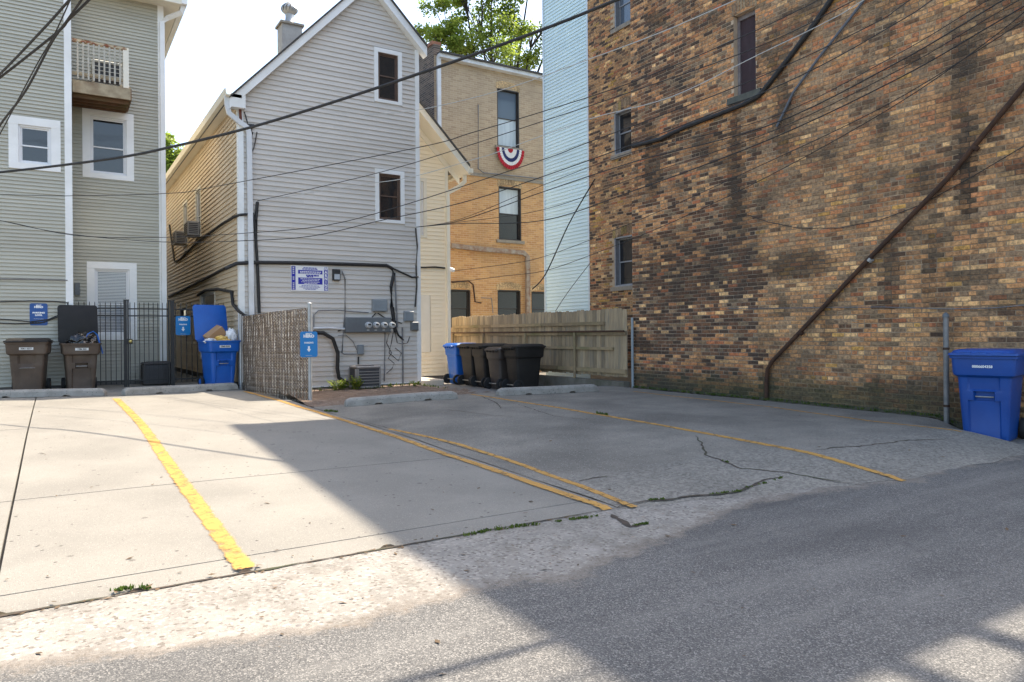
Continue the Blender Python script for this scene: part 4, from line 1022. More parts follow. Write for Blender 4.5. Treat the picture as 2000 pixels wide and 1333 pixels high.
# boarded window
b = MB(); b.box(win_h[0] + .05, win_h[1] - .05, -.16, -.13, win_h[2], win_h[3] - .08, Tw); wd = b.build('boarded_window', M_BOARD, bb)
for u0, u1, z0, z1 in ((win_h[0], win_h[0] + .05, win_h[2], win_h[3]), (win_h[1] - .05, win_h[1], win_h[2], win_h[3]), (win_h[0] + .05, win_h[1] - .05, win_h[3] - .08, win_h[3])):
    b = MB(); b.box(u0, u1, -.17, -.10, z0, z1, Tw); b.build('frame', mat('old_frame', (.16, .13, .13), (.24, .22, .22), scale=8, rough=.8), wd)
b = MB(); b.box(win_h[0] - .12, win_h[1] + .12, -.15, .05, win_h[2] - .11, win_h[2] - .001, Tw); b.build('sill', M_STONED, wd)
n = 9
for k in range(n):     # soldier arch
    t0 = win_h[0] - .04 + (win_h[1] - win_h[0] + .08) * k / n; t1 = win_h[0] - .04 + (win_h[1] - win_h[0] + .08) * (k + 1) / n - .012
    ar = .07 * (1 - ((k + .5) / n * 2 - 1) ** 2)
    b = MB(); b.box(t0, t1, -.1, .014, win_h[3] - .02 + ar, win_h[3] + .19 + ar, Tw); o = b.build('arch_brick', BRICK_A, bb); o.color = (*RND.choice(TAN), 1)
# pipe, cables fixed to the wall
b = MB(); b.tube([wX(2110, 40, .07), wX(2000, 168, .07), wX(1850, 350, .07), wX(1700, 503, .07), wX(1550, 662, .07), wX(1508, 706, .07), wX(1499, 722, .06), wX(1497, 745, .05), wX(1497, 786, .05)], .034, 10); b.build('drain_pipe', M_RUST, bb, smooth=True)
for px, py in ((1900, 290), (1695, 508), (1560, 650)):
    p = wX(px, py, .06); b = MB(); b.lathe(p - Vector((0, .02, .02)), wX(px + 10, py - 11, .06) - p, [(0, .046), (.05, .046)], 10); b.build('pipe_clamp', M_GALV if px == 1695 else M_RUST, bb)
b = MB(); b.tube([wX(*q, .05) for q in ((1236, 286), (1290, 272), (1310, 262), (1340, 248), (1400, 225), (1450, 205), (1482, 188), (1505, 160), (1545, 108), (1590, 48), (1640, -25))], .042, 8); b.build('wall_cable', M_CABLE, bb, smooth=True)
b = MB(); b.tube([wX(*q, .05) for q in ((1700, -15), (1640, 62), (1600, 112), (1550, 180), (1525, 232), (1517, 248))], .02, 8); b.build('wall_cable', mat('blue_grey_cable', (.10, .115, .14), rough=.5), bb, smooth=True)
for pts in (((1460, 420), (1500, 434), (1560, 446), (1640, 446), (1720, 430), (1800, 400), (1900, 345), (2040, 262)), ((1420, 603), (1560, 602), (1720, 600), (1850, 604), (1940, 602), (2050, 592))):
    b = MB(); b.tube([wX(*q, .04) for q in pts], .006, 5); b.build('thin_wall_wire', M_CABLE if pts[0][1] < 500 else M_CABLEG, bb)
# moss strip along the foot
b = MB()
for k in range(160):
    y = 4.75 + k * .0415; hw = .05 + .05 * abs(noise.noise((y * 2, 0, 0))) + (.10 if y < 8 else .05)
    for d in (0, .5, 1): x = 10.21 - (.0 if d == 0 else hw * d + .02); b.v.append(Vector((x, y, G(9.7, y) + .04 * (1 - d) + .02 * noise.noise((y * 9, d, 0)) + .014)))
for k in range(159):
    for d in range(2): a = k * 3 + d; b.f.append((a, a + 1, a + 4, a + 3)); b.c.append(None)
struct(b.build('moss_strip', M_MOSS, smooth=True, fix=False))

# recessed brick building and blue clad one beyond
RX = 11.6; Tr = planeX(RX); RYF = onX(1150, 300, RX).y
rb = thing('brick_building', 'narrow recessed brick building with three grey sash windows', 'building', (RX + 4, 13, 0))
rwin = []
for (t, bt) in ((-40, 50), (215, 300), (462, 560)):
    yl = onX(1200, (t + bt) / 2, RX).y; rwin.append((yl - .92, yl, onX(1215, bt, RX).z, onX(1215, t, RX).z))
wallpoly(rb, 'mortar_wall', Tr, [(BYE + .06, -.1), (RYF, -.1), (RYF, 12.0), (BYE + .06, 12.0)], .3, M_MORTR, rwin)
b = MB(); b.box(RX + .31, RX + 7, BYE + .08, RYF - .01, -.1, 12.0); b.build('core', M_BRF, rb)
b = MB(); b.box(RX, RX + 7, BYE + .06, RYF, 12.0, 12.15); b.build('roof', M_ROOF, rb)
st = MB(); z = .5; row = 0
while z < 10.5:
    hdr = row % 6 == 2; L_ = .104 if hdr else .213; y = BYE + .07 + (row % 2) * L_ / 2
    while y < RYF - .03:
        y0, y1 = y, min(y + L_ - .011, RYF - .003); y += L_
        if any(y1 > h[0] and y0 < h[1] and z + .06 > h[2] and z < h[3] for h in rwin): continue
        r = RND.random(); c = RND.choice(TAN) if r < .5 else RND.choice(DRK) if r < .78 else RND.choice(ORG) if r < .9 else RND.choice(CRM + OCH)
        kk = .85 + .3 * RND.random(); c = tuple(v * kk * (1.5, 1.24, .97)[i] for i, v in enumerate(c))
        vs = brick_verts(RND, y1 - y0, .057, .009); base = len(st.v)
        st.v += [Vector((RX + .001 - q[1], y0 + q[0], z + q[2])) for q in vs]
        for f in BF: st.f.append(tuple(base + k for k in f)); st.c.append(c)
    z += CO; row += 1
o = st.build('brickwork', BRICK_B, rb, fix=False); o['kind'] = 'stuff'
for h in rwin:
    wv = window(rb, Tr, h, 0, None, M_SASHG, M_GLB if h is rwin[0] else M_GL, rec=.14, mull=.5)
    b = MB(); b.box(h[0] - .1, h[1] + .1, -.1, .05, h[2] - .1, h[2] - .001, Tr); b.build('sill', M_STONE, wv)
    for k in range(10):
        u = h[0] - .05 + (h[1] - h[0] + .1) * k / 10; ar = .08 * (1 - ((k + .5) / 5 - 1) ** 2)
        b = MB(); b.box(u, u + .09, -.1, .013, h[3] + ar - .03, h[3] + .17 + ar, Tr); o = b.build('arch_brick', BRICK_A, rb); o.color = (*RND.choice(OCH + TAN), 1)
SUX = onX(1061, 300, RX).y
bc = thing('clad_building', 'narrow building clad in pale blue siding between brick walls', 'building', (RX + 4, 16, 0))
bpol = [(RYF + .005, .4), (SUX, .4), (SUX, 11.0), (RYF + .005, 11.0)]
b = MB(); b.box(RX + .03, RX + 7, RYF + .005, SUX, -.1, 11.0); b.build('core_wall', M_VB, bc)
Tc = planeX(RX + .03)
siding(bc, Tc, bpol, .093, [], M_VB)
for y0 in (RYF - .0, SUX - .07):
    b = MB(); b.box(y0 + .006, y0 + .07, -.02, .032, .3, 11.0, Tc); b.build('corner_board', mat('blue_trim', (.55, .63, .68), rough=.5), bc)
b = MB(); b.box(RX - .1, RX + 7, RYF, SUX + .1, 11.0, 11.15); b.build('roof', M_ROOF, bc)

# orange brick building behind
OY = 21.0; To = planeY(OY)
ox0 = onY(850, 400, OY).x; oz = onY(850, 108, OY).z
ob = thing('brick_building', 'orange brick building with striped fan bunting under its upper window', 'building', (ox0 + 4, OY, 0))
zs_ = onY(960, 345, OY).z
ow = [rectY(OY, 971, 176, 1014, 288), rectY(OY, 974, 366, 1018, 470), rectY(OY, 972, 567, 1017, 640), rectY(OY, 880, 566, 919, 640), rectY(OY, 1038, 570, 1075, 640)]
wallpoly(ob, 'upper_wall', To, [(ox0, zs_), (ox0 + 7, zs_), (ox0 + 7, oz), (ox0, oz)], .3, M_ORT, ow[:1])
wallpoly(ob, 'lower_wall', To, [(ox0, -.1), (ox0 + 7, -.1), (ox0 + 7, zs_), (ox0, zs_)], .3, M_ORB, ow[1:])
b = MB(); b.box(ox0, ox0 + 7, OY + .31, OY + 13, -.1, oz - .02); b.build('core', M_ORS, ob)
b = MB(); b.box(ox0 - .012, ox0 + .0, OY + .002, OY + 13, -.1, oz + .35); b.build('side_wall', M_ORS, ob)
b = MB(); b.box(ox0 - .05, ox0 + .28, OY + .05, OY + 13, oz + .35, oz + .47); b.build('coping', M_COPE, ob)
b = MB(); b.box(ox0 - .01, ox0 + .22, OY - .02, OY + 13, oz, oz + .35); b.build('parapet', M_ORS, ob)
b = MB(); b.box(ox0 + .1, ox0 + 7, .0, .22, oz - .1, oz + .02, To); b.build('fascia', M_GUT, ob)
b = MB(); b.box(ox0 + .1, ox0 + 7, -3, .3, oz + .02, oz + .07, To); b.build('roof', M_ROOF, ob)
b = MB(); b.rtube(dpath(To, [(ox0 + .13, .07, oz - .05), (ox0 + .13, .07, onY(860, 330, OY).z)]), .12, .09, (1, 0, 0)); b.build('downspout', M_GUT, ob)
b = MB(); b.box(ox0, ox0 + 7, -.02, .03, zs_ - .05, zs_ + .05, To); b.build('string_course', M_STONE, ob)
for k, h in enumerate(ow):
    wv = window(ob, To, h, 0, None, M_SASHD, M_GLB if k == 0 else (M_CURT if k == 1 else M_GL), rec=.12, mull=.5, m_low=(M_CURT if k == 0 else M_GL))
    for q in range(9):
        u = h[0] - .04 + (h[1] - h[0] + .08) * q / 9; ar = .09 * (1 - ((q + .5) / 4.5 - 1) ** 2)
        b = MB(); b.box(u, u + (h[1] - h[0] + .08) / 9 - .012, -.08, .012, h[3] - .03 + ar, h[3] + .18 + ar, To); o = b.build('arch_brick', BRICK_A, ob); o.color = (.6, .42, .23, 1)
    if k < 2: b = MB(); b.box(h[0] - .1, h[1] + .1, -.1, .06, h[2] - .1, h[2] - .001, To); b.build('sill', M_STONE, wv)
b = MB(); b.rtube([onY(x, y, OY - .1) for x, y in ((882, 480), (940, 487), (1000, 492), (1022, 494), (1030, 502), (1031, 530), (1031, 620))], .15, .1, (1, 0, 0)); b.build('vent_pipe', mat('old_pipe', (.34, .30, .25), (.22, .12, .07), scale=6, rough=.8), ob)
for pts, r, m_ in ((((934, 205), (934, 330), (945, 338), (1062, 350)), .02, M_CABLEG), (((882, 551), (915, 549), (924, 556), (928, 590), (940, 592)), .025, M_RUST), (((940, 582), (960, 583), (963, 612)), .015, M_CABLEG),
                   (((893, 330), (899, 350), (904, 330), (909, 350), (913, 332)), .03, M_CABLE), (((897, 322), (915, 333)), .06, M_IRON)):
    b = MB(); b.tube([onY(x, y, OY - .06) for x, y in pts], r, 6); b.build('cable', m_, ob)

# bunting (pleated half fan)
bu = thing('bunting', 'red white and blue half fan bunting hung under a window', 'bunting', tuple(onY(996, 292, OY - .1)))
c0 = onY(997, 291, OY - .10)
R0 = abs(onY(1021, 295, OY - .1).x - onY(972, 291, OY - .1).x) / 2
for (ra, rb_, m_, nm) in ((.02, .22, M_RED, 'red_centre'), (.22, .50, M_FWH, 'white_band'), (.50, .70, M_NAVY, 'navy_band'), (.70, .88, M_FWH, 'white_band'), (.88, 1.1, M_RED, 'red_border')):
    b = MB(); n = 40
    for k in range(n + 1):
        a = pi + pi * k / n; d = .025 * (k % 2)
        for R in (ra, rb_): b.v.append(Vector((c0.x + R0 * R * cos(a), c0.y - d * R, c0.z + R0 * 1.28 * R * sin(a))))
    for k in range(n): b.f.append((2 * k, 2 * k + 1, 2 * k + 3, 2 * k + 2)); b.c.append(None)
    o = b.build(nm, m_, bu, fix=False); sm = o.modifiers.new('thickness', 'SOLIDIFY'); sm.thickness = .006

# ------------------------------------------------------------------ wooden fence
WX = 10.1; Tf = planeX(WX); fy0, fy1 = BYE + .1, 19.3; ft = 1.86; fb = .42
wf = thing('wooden_fence', 'weathered stockade fence on a low concrete kerb beside the brick wall', 'fence', (WX, 15, .0))
y = fy0
while y < fy1:
    wv_ = .128 + .014 * RND.random(); t = ft + (RND.random() - .5) * .035; b0 = fb - .02 + RND.random() * .04; tw_ = (RND.random() - .5) * .008
    b = MB(); b.hexa([Tf(y, -.02 + tw_, b0), Tf(y + wv_, -.02 - tw_, b0), Tf(y + wv_, -.038, b0), Tf(y, -.038, b0), Tf(y, -.02 + tw_, t - .03), Tf(y + wv_, -.02 - tw_, t - .03), Tf(y + wv_, -.038, t - .03), Tf(y, -.038, t - .03)])
    b.hexa([Tf(y, -.02 + tw_, t - .03), Tf(y + wv_, -.02 - tw_, t - .03), Tf(y + wv_, -.038, t - .03), Tf(y, -.038, t - .03), Tf(y + .025, -.02, t), Tf(y + wv_ - .025, -.02, t), Tf(y + wv_ - .025, -.038, t), Tf(y + .025, -.038, t)])
    b.build('board', M_WOOD, wf, fix=False); y += wv_ + .008
for zz, ya, yb, hh in ((1.52, fy0 + .7, fy1, .075), (1.30, fy0, fy1, .085), (.98, fy0 + .4, 14.6, .06), (.49, fy0, fy1, .09)):
    y = ya
    while y < yb:
        y2 = min(y + 2.4, yb); b = MB(); b.box(y, y2 - .01, -.015, .03, zz, zz + hh, Tf); b.build('rail', M_RAIL, wf); y = y2
for yy in (13.25, 15.3, 17.4, 19.2):
    b = MB(); b.tube([Tf(yy, .06, .15), Tf(yy, .06, 1.36)], .03, 8); b.build('post', M_RAIL, wf, smooth=True)
b = MB(); b.tube([Tf(fy0, .065, 1.385), Tf(fy1, .065, 1.385)], .02, 6); b.build('top_pipe', M_RUST, wf, smooth=True)
b = MB(); b.box(fy0 - .02, fy1, -.08, .10, -.05, .33, Tf); b.build('kerb', mat('kerb_concrete', (.17, .155, .13), (.12, .11, .09), scale=4, rough=.95, bump=.5, c3=(.06, .065, .03), s3=2, f3=.7), wf)
p0 = Vector((10.14, BYE + .02, G(10, BYE)))
b = MB(); b.tube([(10.13, BYE - .06, .18), (10.13, BYE - .06, 1.66)], .028, 8); b.build('end_post', mat('blue_grey_post', (.25, .29, .32), rough=.5, metal=.3), wf, smooth=True)

# ------------------------------------------------------------------ chain link fence with slats
cf = thing('chain_link_fence', 'chain link fence woven with brown privacy slats beside grey house', 'fence', (3.5, 13.8, .15))
A = onG(606, 793); A.z = 0; B = Vector((3.42, 16.22, 0)); dv = (B - A); LEN = dv.length; dn = dv.normalized(); nn = Vector((-dn.y, dn.x, 0))
FZ = G(A.x - .1, A.y) + .03; FT = FZ + onY(606, 608, A.y).z - onY(606, 793, A.y).z - .03
def fp(s, d, z):      # bowed fence surface
    bow = .05 * sin(pi * min(1, s / LEN)) + .03 * noise.noise((s * 1.1, z * 1.1, 0))
    return A + dn * s + nn * (d + bow) + Vector((0, 0, FZ + z * (1.06 - .06 * s / LEN)))
HF = FT - FZ - .05
b = MB(); b.tube([(A.x, A.y, G(A.x, A.y) - .05), (A.x, A.y, onY(606, 595, A.y).z)], .036, 10); b.lathe((A.x, A.y, onY(606, 595, A.y).z), (0, 0, 1), [(0, .042), (.02, .04), (.035, .02), (.04, 0)], 10); b.build('post', M_GALV, cf, smooth=True)
b = MB(); b.tube([(B.x - .06, B.y - .1, .1), (B.x - .06, B.y - .1, FT)], .03, 8); b.build('post', M_GALV, cf, smooth=True)
s_ = .05; k = 0
while s_ < LEN - .08:
    wv_ = .034 + .006 * RND.random(); tilt = (RND.random() - .5) * .03; hh = HF - .03 + .05 * RND.random(); sag = .012 * (k % 2)
    b = MB(); Z = fr(.03, hh, 5); rings = []
    for z in Z:
        o_ = s_ + tilt * z; d = sag + .006 * sin(z * 30 + k)
        rings.append([fp(o_, d, z), fp(o_ + wv_, d + .004, z), fp(o_ + wv_, d - .003, z), fp(o_, d - .004, z)])
    b.loft(rings); b.build('slat', M_SLAT, cf, fix=False); s_ += .056; k += 1
b = MB(); n = int((LEN + HF) / .057)
for k in range(n):
    for sg in (1, -1):
        x0 = k * .057 - (HF if sg == 1 else 0); pts = []
        for t in fr(0, 1, 26):
            z = HF * t; x = x0 + sg * HF * t if sg == 1 else k * .057 - HF * t
            if 0 <= x <= LEN - .05: pts.append(fp(x, .008 * sg * (1 if len(pts) % 2 else -1) + .012, z + .01))
        if len(pts) > 1: b.tube(pts, .0075, 4, cap=False)
o = b.build('wire_mesh', M_WIRE, cf, fix=False); o['kind'] = 'stuff'
b = MB(); b.tube([fp(x, 0, HF + .015) for x in fr(.02, LEN - .05, 12)], .008, 5); b.build('tension_wire', M_GALV, cf)

# ------------------------------------------------------------------ iron fence and gate
IY = 17.85; Ti = planeY(IY)
def ix(px): return onY(px, 680, IY).x
iz0 = .30; izt = onY(200, 592, IY).z; rz1 = onY(200, 603, IY).z; rz2 = onY(200, 617, IY).z
def iron(name, label, pa, pb, n, posts, cat, group=None):
    t = thing(name, label, cat, ((ix(pa) + ix(pb)) / 2, IY, .26), group); a, c = ix(pa), ix(pb)
    for zz in (rz1, rz2, iz0 + .09):
        b = MB(); b.box(a, c, -.012, .012, zz - .014, zz + .014, Ti); b.build('rail', M_IRON, t)
    for k in range(n):
        u = a + (c - a) * (k + .5) / n; b = MB(); b.box(u - .008, u + .008, -.02, -.012 + .0005, iz0 + .02, izt, Ti)
        b.hexa([Ti(u - .008, -.0195, izt), Ti(u + .008, -.0195, izt), Ti(u + .008, -.0115, izt), Ti(u - .008, -.0115, izt), Ti(u - .001, -.017, izt + .03), Ti(u + .001, -.017, izt + .03), Ti(u + .001, -.015, izt + .03), Ti(u - .001, -.015, izt + .03)]); b.build('picket', M_IRON, t)
    for pp, w_ in posts:
        u = ix(pp); b = MB(); b.box(u - w_, u + w_, -.03, .03, .2, izt + .06, Ti); b.box(u - w_ - .006, u + w_ + .006, -.036, .036, izt + .061, izt + .08, Ti); b.build('post', M_IRON, t)
    return t
iron('iron_fence', 'black iron picket fence panel beside the overflowing brown cart', 149, 242, 9, ((245, .03),), 'fence', None)
gt_ = iron('iron_gate', 'black iron gate with a round brass lock', 250, 331, 9, ((250.5, .014), (330, .014)), 'gate')
iron('iron_fence', 'black iron fence panel behind the open blue cart', 338, 462, 12, ((337, .04), (446, .02)), 'fence', None)
p = onY(254, 667, IY - .05); b = MB(); b.box(p.x - .07, p.x + .05, .025, .05, p.z - .06, p.z + .05, Ti); lk = b.build('lock_case', M_IRON, gt_)
b = MB(); b.lathe(p + Vector((.01, .0, -.005)), (0, -1, 0), [(0, .035), (.02, .035), (.03, .02), (.032, 0)], 14); b.build('lock_knob', mat('brass', (.6, .45, .15), rough=.3, metal=.8), lk, smooth=True)

# ------------------------------------------------------------------ signs
def sign(name, label, T, h, m, d=.0):
    u0, u1, z0, z1 = h; t = thing(name, label, 'sign', T((u0 + u1) / 2, d, z0)); r = .12 * (u1 - u0); pts = []
    for cx_, cz_, a0 in ((u1 - r, z1 - r, 0), (u0 + r, z1 - r, 90), (u0 + r, z0 + r, 180), (u1 - r, z0 + r, 270)):
        for k in range(5): a = radians(a0 + 22.5 * k); pts.append((cx_ + r * cos(a), cz_ + r * sin(a)))
    b = MB(); b.loft([[T(u, d, z) for u, z in pts], [T(u, d + .006, z) for u, z in pts]]); b.build('plate', m, t)
    return t
def arrow(T, u, z, s_, d, par):
    b = MB(); pts = [(-.22, 1), (.22, 1), (.22, .35), (.5, .35), (0, -.35), (-.5, .35), (-.22, .35)]
    b.loft([[T(u + x * s_, dd, z + y * s_) for x, y in pts] for dd in (d, d + .003)]); b.build('arrow', M_WHT, par)
def arrow_sign(label, T, h, d, lower):
    t = sign('parking_sign', label, T, h, M_SIGN, d); u0, u1, z0, z1 = h; w_ = u1 - u0; H = z1 - z0; um = (u0 + u1) / 2; dd = d + .0075
    lettering('SPOT', .10 * w_, T, um, dd, z1 - .09 * H, M_WHT, t, .002, 1.5); lettering('HERO', .22 * w_, T, um, dd, z1 - .185 * H, M_WHT, t, .005, 1.05)
    lettering(lower, .125 * w_, T, um, dd, z1 - .44 * H, M_WHT, t, .002, 1.0); arrow(T, um, z0 + .26 * H, .24 * w_, d + .006, t)
    lettering('RENTALS', .07 * w_, T, um, dd, z0 + .06 * H, M_LBL, t, 0, 1.3)
    return t
SGY = A.y - .045; Tsg = lambda u, d, z: (A.x + (u - A.x) * cos(.28) - d * sin(.28) * -1 * -1, SGY - d - (u - A.x) * sin(.28) * -1 * 0 - 0, z)
Tsg = planeY(SGY)
h = rectY(SGY, 586, 648, 620, 698)
arrow_sign('blue sign with white down arrow on the chain link fence post', Tsg, h, .0, 'PARKING')
h = rectY(IY - .04, 343, 618, 372, 655); arrow_sign('blue sign with white down arrow hung on the black iron fence', planeY(IY - .04), h, .0, 'PARKING')
h = rectY(AY - .02, 58, 593, 93, 636); TA = planeY(AY - .022); ps = sign('parking_sign', 'blue parking lot sign without arrow on the sage green siding', TA, h, mat('sign_deep_blue', (.006, .07, .27), rough=.4), 0)
u0, u1, z0, z1 = h; w_ = u1 - u0; H = z1 - z0; um = (u0 + u1) / 2
for tx, sz, zz, bo, sx, m_ in (('SPOT', .09, .09, .002, 1.4, M_WHT), ('HERO', .17, .17, .004, 1.1, M_WHT), ('PARKING', .13, .43, .003, 1.25, M_WHT), ('LOTS.', .13, .54, .003, 1.2, M_WHT), ('reserve online', .08, .70, .0, 1.2, M_LBL)):
    lettering(tx, sz * w_, TA, um, .0075, z1 - zz * H, m_, ps, bo, sx)
for k in range(5): b = MB(); b.box(u0 + .12 * w_ + k * .155 * w_, u0 + .24 * w_ + k * .155 * w_, .0065, .008, z0 + .12 * H, z0 + .155 * H, TA); b.build('print_line', M_CABLE, ps)
h = rectY(GY - .03, 568, 520, 641, 569); TWn = planeY(GY - .03); u0, u1, z0, z1 = h; w_ = u1 - u0; H = z1 - z0
wsn = thing('warning_sign', 'white and blue towing warning sign on grey siding', 'sign', TWn((u0 + u1) / 2, 0, z0))
b = MB(); b.box(u0, u1, 0, .006, z0, z1, TWn); b.build('plate', M_WHT, wsn)
def bar(a, c, e, f, m_, nm, d=.0085): b = MB(); b.box(u0 + a * w_, u0 + c * w_, .006, d, z0 + e * H, z0 + f * H, TWn); return b.build(nm, m_, wsn)
bar(.015, .12, .03, .97, M_SIGNN, 'blue_column'); bar(.885, .985, .03, .97, M_SIGNN, 'blue_column'); bar(.19, .84, .27, .53, M_SIGNN, 'blue_band'); bar(.19, .84, .68, .83, M_SIGNN, 'blue_band')
for k, chh in enumerate('WARNING'): lettering(chh, .155 * H, TWn, u0 + .935 * w_, .0095, z0 + H * (.90 - .133 * k), M_WHT, wsn, .004, .95)
for k in range(12):
    if k in (4, 7): continue
    bar(.045, .09, .90 - .077 * k, .94 - .077 * k, M_LBL, 'print_mark', .0095)
for (a, c, zz, m_, hh) in ((.33, .70, .92, M_SIGNN, .03), (.30, .72, .87, M_SIGNN, .03), (.24, .80, .765, M_WHT, .035), (.24, .78, .71, M_WHT, .025), (.40, .76, .62, M_SIGNN, .06), (.42, .60, .57, M_SIGNN, .04), (.25, .78, .48, M_WHT, .022), (.30, .74, .42, M_WHT, .022), (.27, .76, .36, M_WHT, .022), (.35, .70, .30, M_WHT, .022),
                           (.28, .74, .21, M_SIGNN, .022), (.22, .78, .16, M_SIGNN, .018), (.32, .72, .11, M_SIGNN, .018), (.38, .66, .065, M_SIGNN, .018)):
    x = a
    while x < c - .01:
        l_ = .03 + .05 * RND.random(); bar(x, min(c, x + l_), zz - hh / 2, zz + hh / 2, m_, 'print_mark', .0098); x += l_ + .013

# ------------------------------------------------------------------ electrical things on the grey wall
def ebox(name, label, px, dp, m_, cat='electric box', Y=GY):
    h = rectY(Y - dp, *px); T = planeY(Y); u0, u1, z0, z1 = h; t = thing(name, label, cat, T((u0 + u1) / 2, 0, z0)); b = MB()
    b.rbox(u0, u1, -dp, -.018, z0, z1, .008, lambda x, d, z: T(x, -d, z)); b.build('case', m_, t)
    b = MB(); b.rbox(u0 + .012, u1 - .012, -dp - .014, -dp - .001, z0 + .012, z1 - .012, .006, lambda x, d, z: T(x, -d, z)); b.build('cover', m_, t)
    return t, h
mt, h = ebox('meter_bank', 'long grey cabinet holding four round electric meters', (676, 620, 764, 650), .16, M_BOXD, 'electric meter')
for k in range(4):
    px = (720, 735, 750.5, 766)[k] - 1.0; p = onY(px, 635.5, GY - .176); b = MB(); b.lathe(p + Vector((0, .004, 0)), (0, -1, 0), [(0, .078), (.03, .078), (.035, .07), (.09, .066), (.10, .05), (.102, 0)], 18); me_ = b.build('meter', M_METER, mt, smooth=True)
    b = MB(); b.box(p.x - .035, p.x + .035, p.y - .103, p.y - .098, p.z - .005, p.z + .03); b.build('dial', M_CABLE, me_)
    b = MB(); b.box(p.x - .03, p.x + .03, GY - .178, GY - .174, p.z - .125, p.z - .105); b.build('tag', M_LBL, mt)
ebox('electric_box', 'pale grey box above the electric meters', (729, 585, 757, 609), .13, M_BOX)
ebox('electric_box', 'small pale grey disconnect box above the condenser', (699, 674, 711, 693), .09, M_BOX)
ebox('electric_box', 'round cornered grey box right of the meters', (790, 608, 809, 628), .09, M_BOX)
ebox('electric_box', 'darker grey box on the corner board right of the meters', (804, 629, 818, 646), .10, M_BOXD)
lt, h = ebox('wall_lamp', 'black flood lamp with grey lens beside the warning sign', (651, 526, 665, 548), .11, M_IRON, 'lamp')
b = MB(); b.box(h[0] + .02, h[1] - .02, .115 + .011, .128, h[2] + .02, h[2] + (h[3] - h[2]) * .55, planeY(GY)); b.build('lens', mat('lamp_lens', (.42, .45, .48), rough=.3), lt)
cmx = thing('security_camera', 'small white security camera on the cream wall corner', 'camera', tuple(onY(882, 530, TY - .05)))
p = onY(880, 526, TY - .1); b = MB(); b.lathe(p + Vector((0, .1, 0)), (0, -1, 0), [(0, .05), (.03, .05), (.035, .02), (.08, .02)], 12); b.build('mount', M_WHT, cmx, smooth=True)
b = MB(); b.lathe(p, (.5, -.7, -.4), [(-.05, .04), (.0, .055), (.09, .055), (.12, .045), (.12, 0)], 12); b.build('housing', M_WHT, cmx, smooth=True)
# window air conditioners on the beige side wall
for hsrc, lb in ((sw1, 'window air conditioner in the nearer beige side wall window'), (sw2, 'window air conditioner in the farther beige side wall window')):
    t = thing('window_air_conditioner', lb, 'air conditioner', (GX0 - .2, (hsrc[0] + hsrc[1]) / 2, hsrc[2])); b = MB()
    b.rbox(GX0 - .34, GX0 - .035, hsrc[0] + .06, hsrc[1] - .06, hsrc[2] - .02, hsrc[2] + .36, .015); b.build('case', mat('ac_grey', (.36, .35, .34), (.3, .29, .28), scale=6, rough=.5), t)
    for k in range(6):
        zz = hsrc[2] + .03 + k * .05; b = MB(); b.box(GX0 - .345, GX0 - .341, hsrc[0] + .1, hsrc[1] - .1, zz, zz + .025); b.box(GX0 - .3, GX0 - .08, hsrc[0] + .053, hsrc[0] + .059, zz, zz + .025); b.build('louvre', M_ACD, t)

# ------------------------------------------------------------------ wheel stops
def stop(label, pa, pb):
    a, c = Vector(pa), Vector(pb); d = (c - a).normalized(); s_ = Vector((-d.y, d.x)); L_ = (c - a).length; b = MB()
    prof = [(-.10, 0), (.10, 0), (.085, .095), (.055, .135), (-.055, .135), (-.085, .095)]
    def P(t, w_, z): x = a.x + d.x * t + s_.x * w_; y = a.y + d.y * t + s_.y * w_; return Vector((x, y, SURF(x, y) + z))
    rings = []
    for t, k, zo in ((0, .55, 0), (.02, .8, 0), (.09, 1, 0), (.28 * L_ - .07, 1, 0), (.28 * L_ - .05, 1, .028), (.28 * L_ + .05, 1, .028), (.28 * L_ + .07, 1, 0), (.5 * L_, 1, 0), (.72 * L_ - .07, 1, 0), (.72 * L_ - .05, 1, .028), (.72 * L_ + .05, 1, .028), (.72 * L_ + .07, 1, 0), (L_ - .09, 1, 0), (L_ - .02, .8, 0), (L_, .55, 0)):
        rings.append([P(t + (.0 if abs(k - 1) < .01 else 0), w_, (z if z > 0 else zo - .004) * (k if z > 0 and k < 1 else 1)) for w_, z in prof])
    b.loft(rings); o = b.build('wheel_stop', M_STOP)
    tag(o, label, 'wheel stop'); recenter(o); o.modifiers.new('b', 'BEVEL').width = .008; o['group'] = 'concrete wheel stops'
    return o
def gx(px, py): p = onG(px, py, .02); return (p.x, p.y)
stop('concrete wheel stop in front of the brown carts', gx(-60, 778), gx(207, 772.5))
stop('concrete wheel stop in front of the open blue cart', gx(240, 772), gx(462, 760))
stop('concrete wheel stop beside the weedy bed below the meters', gx(674, 794), gx(892, 778))
stop('concrete wheel stop in front of the black carts by the fence', gx(972, 773), gx(1165, 764))

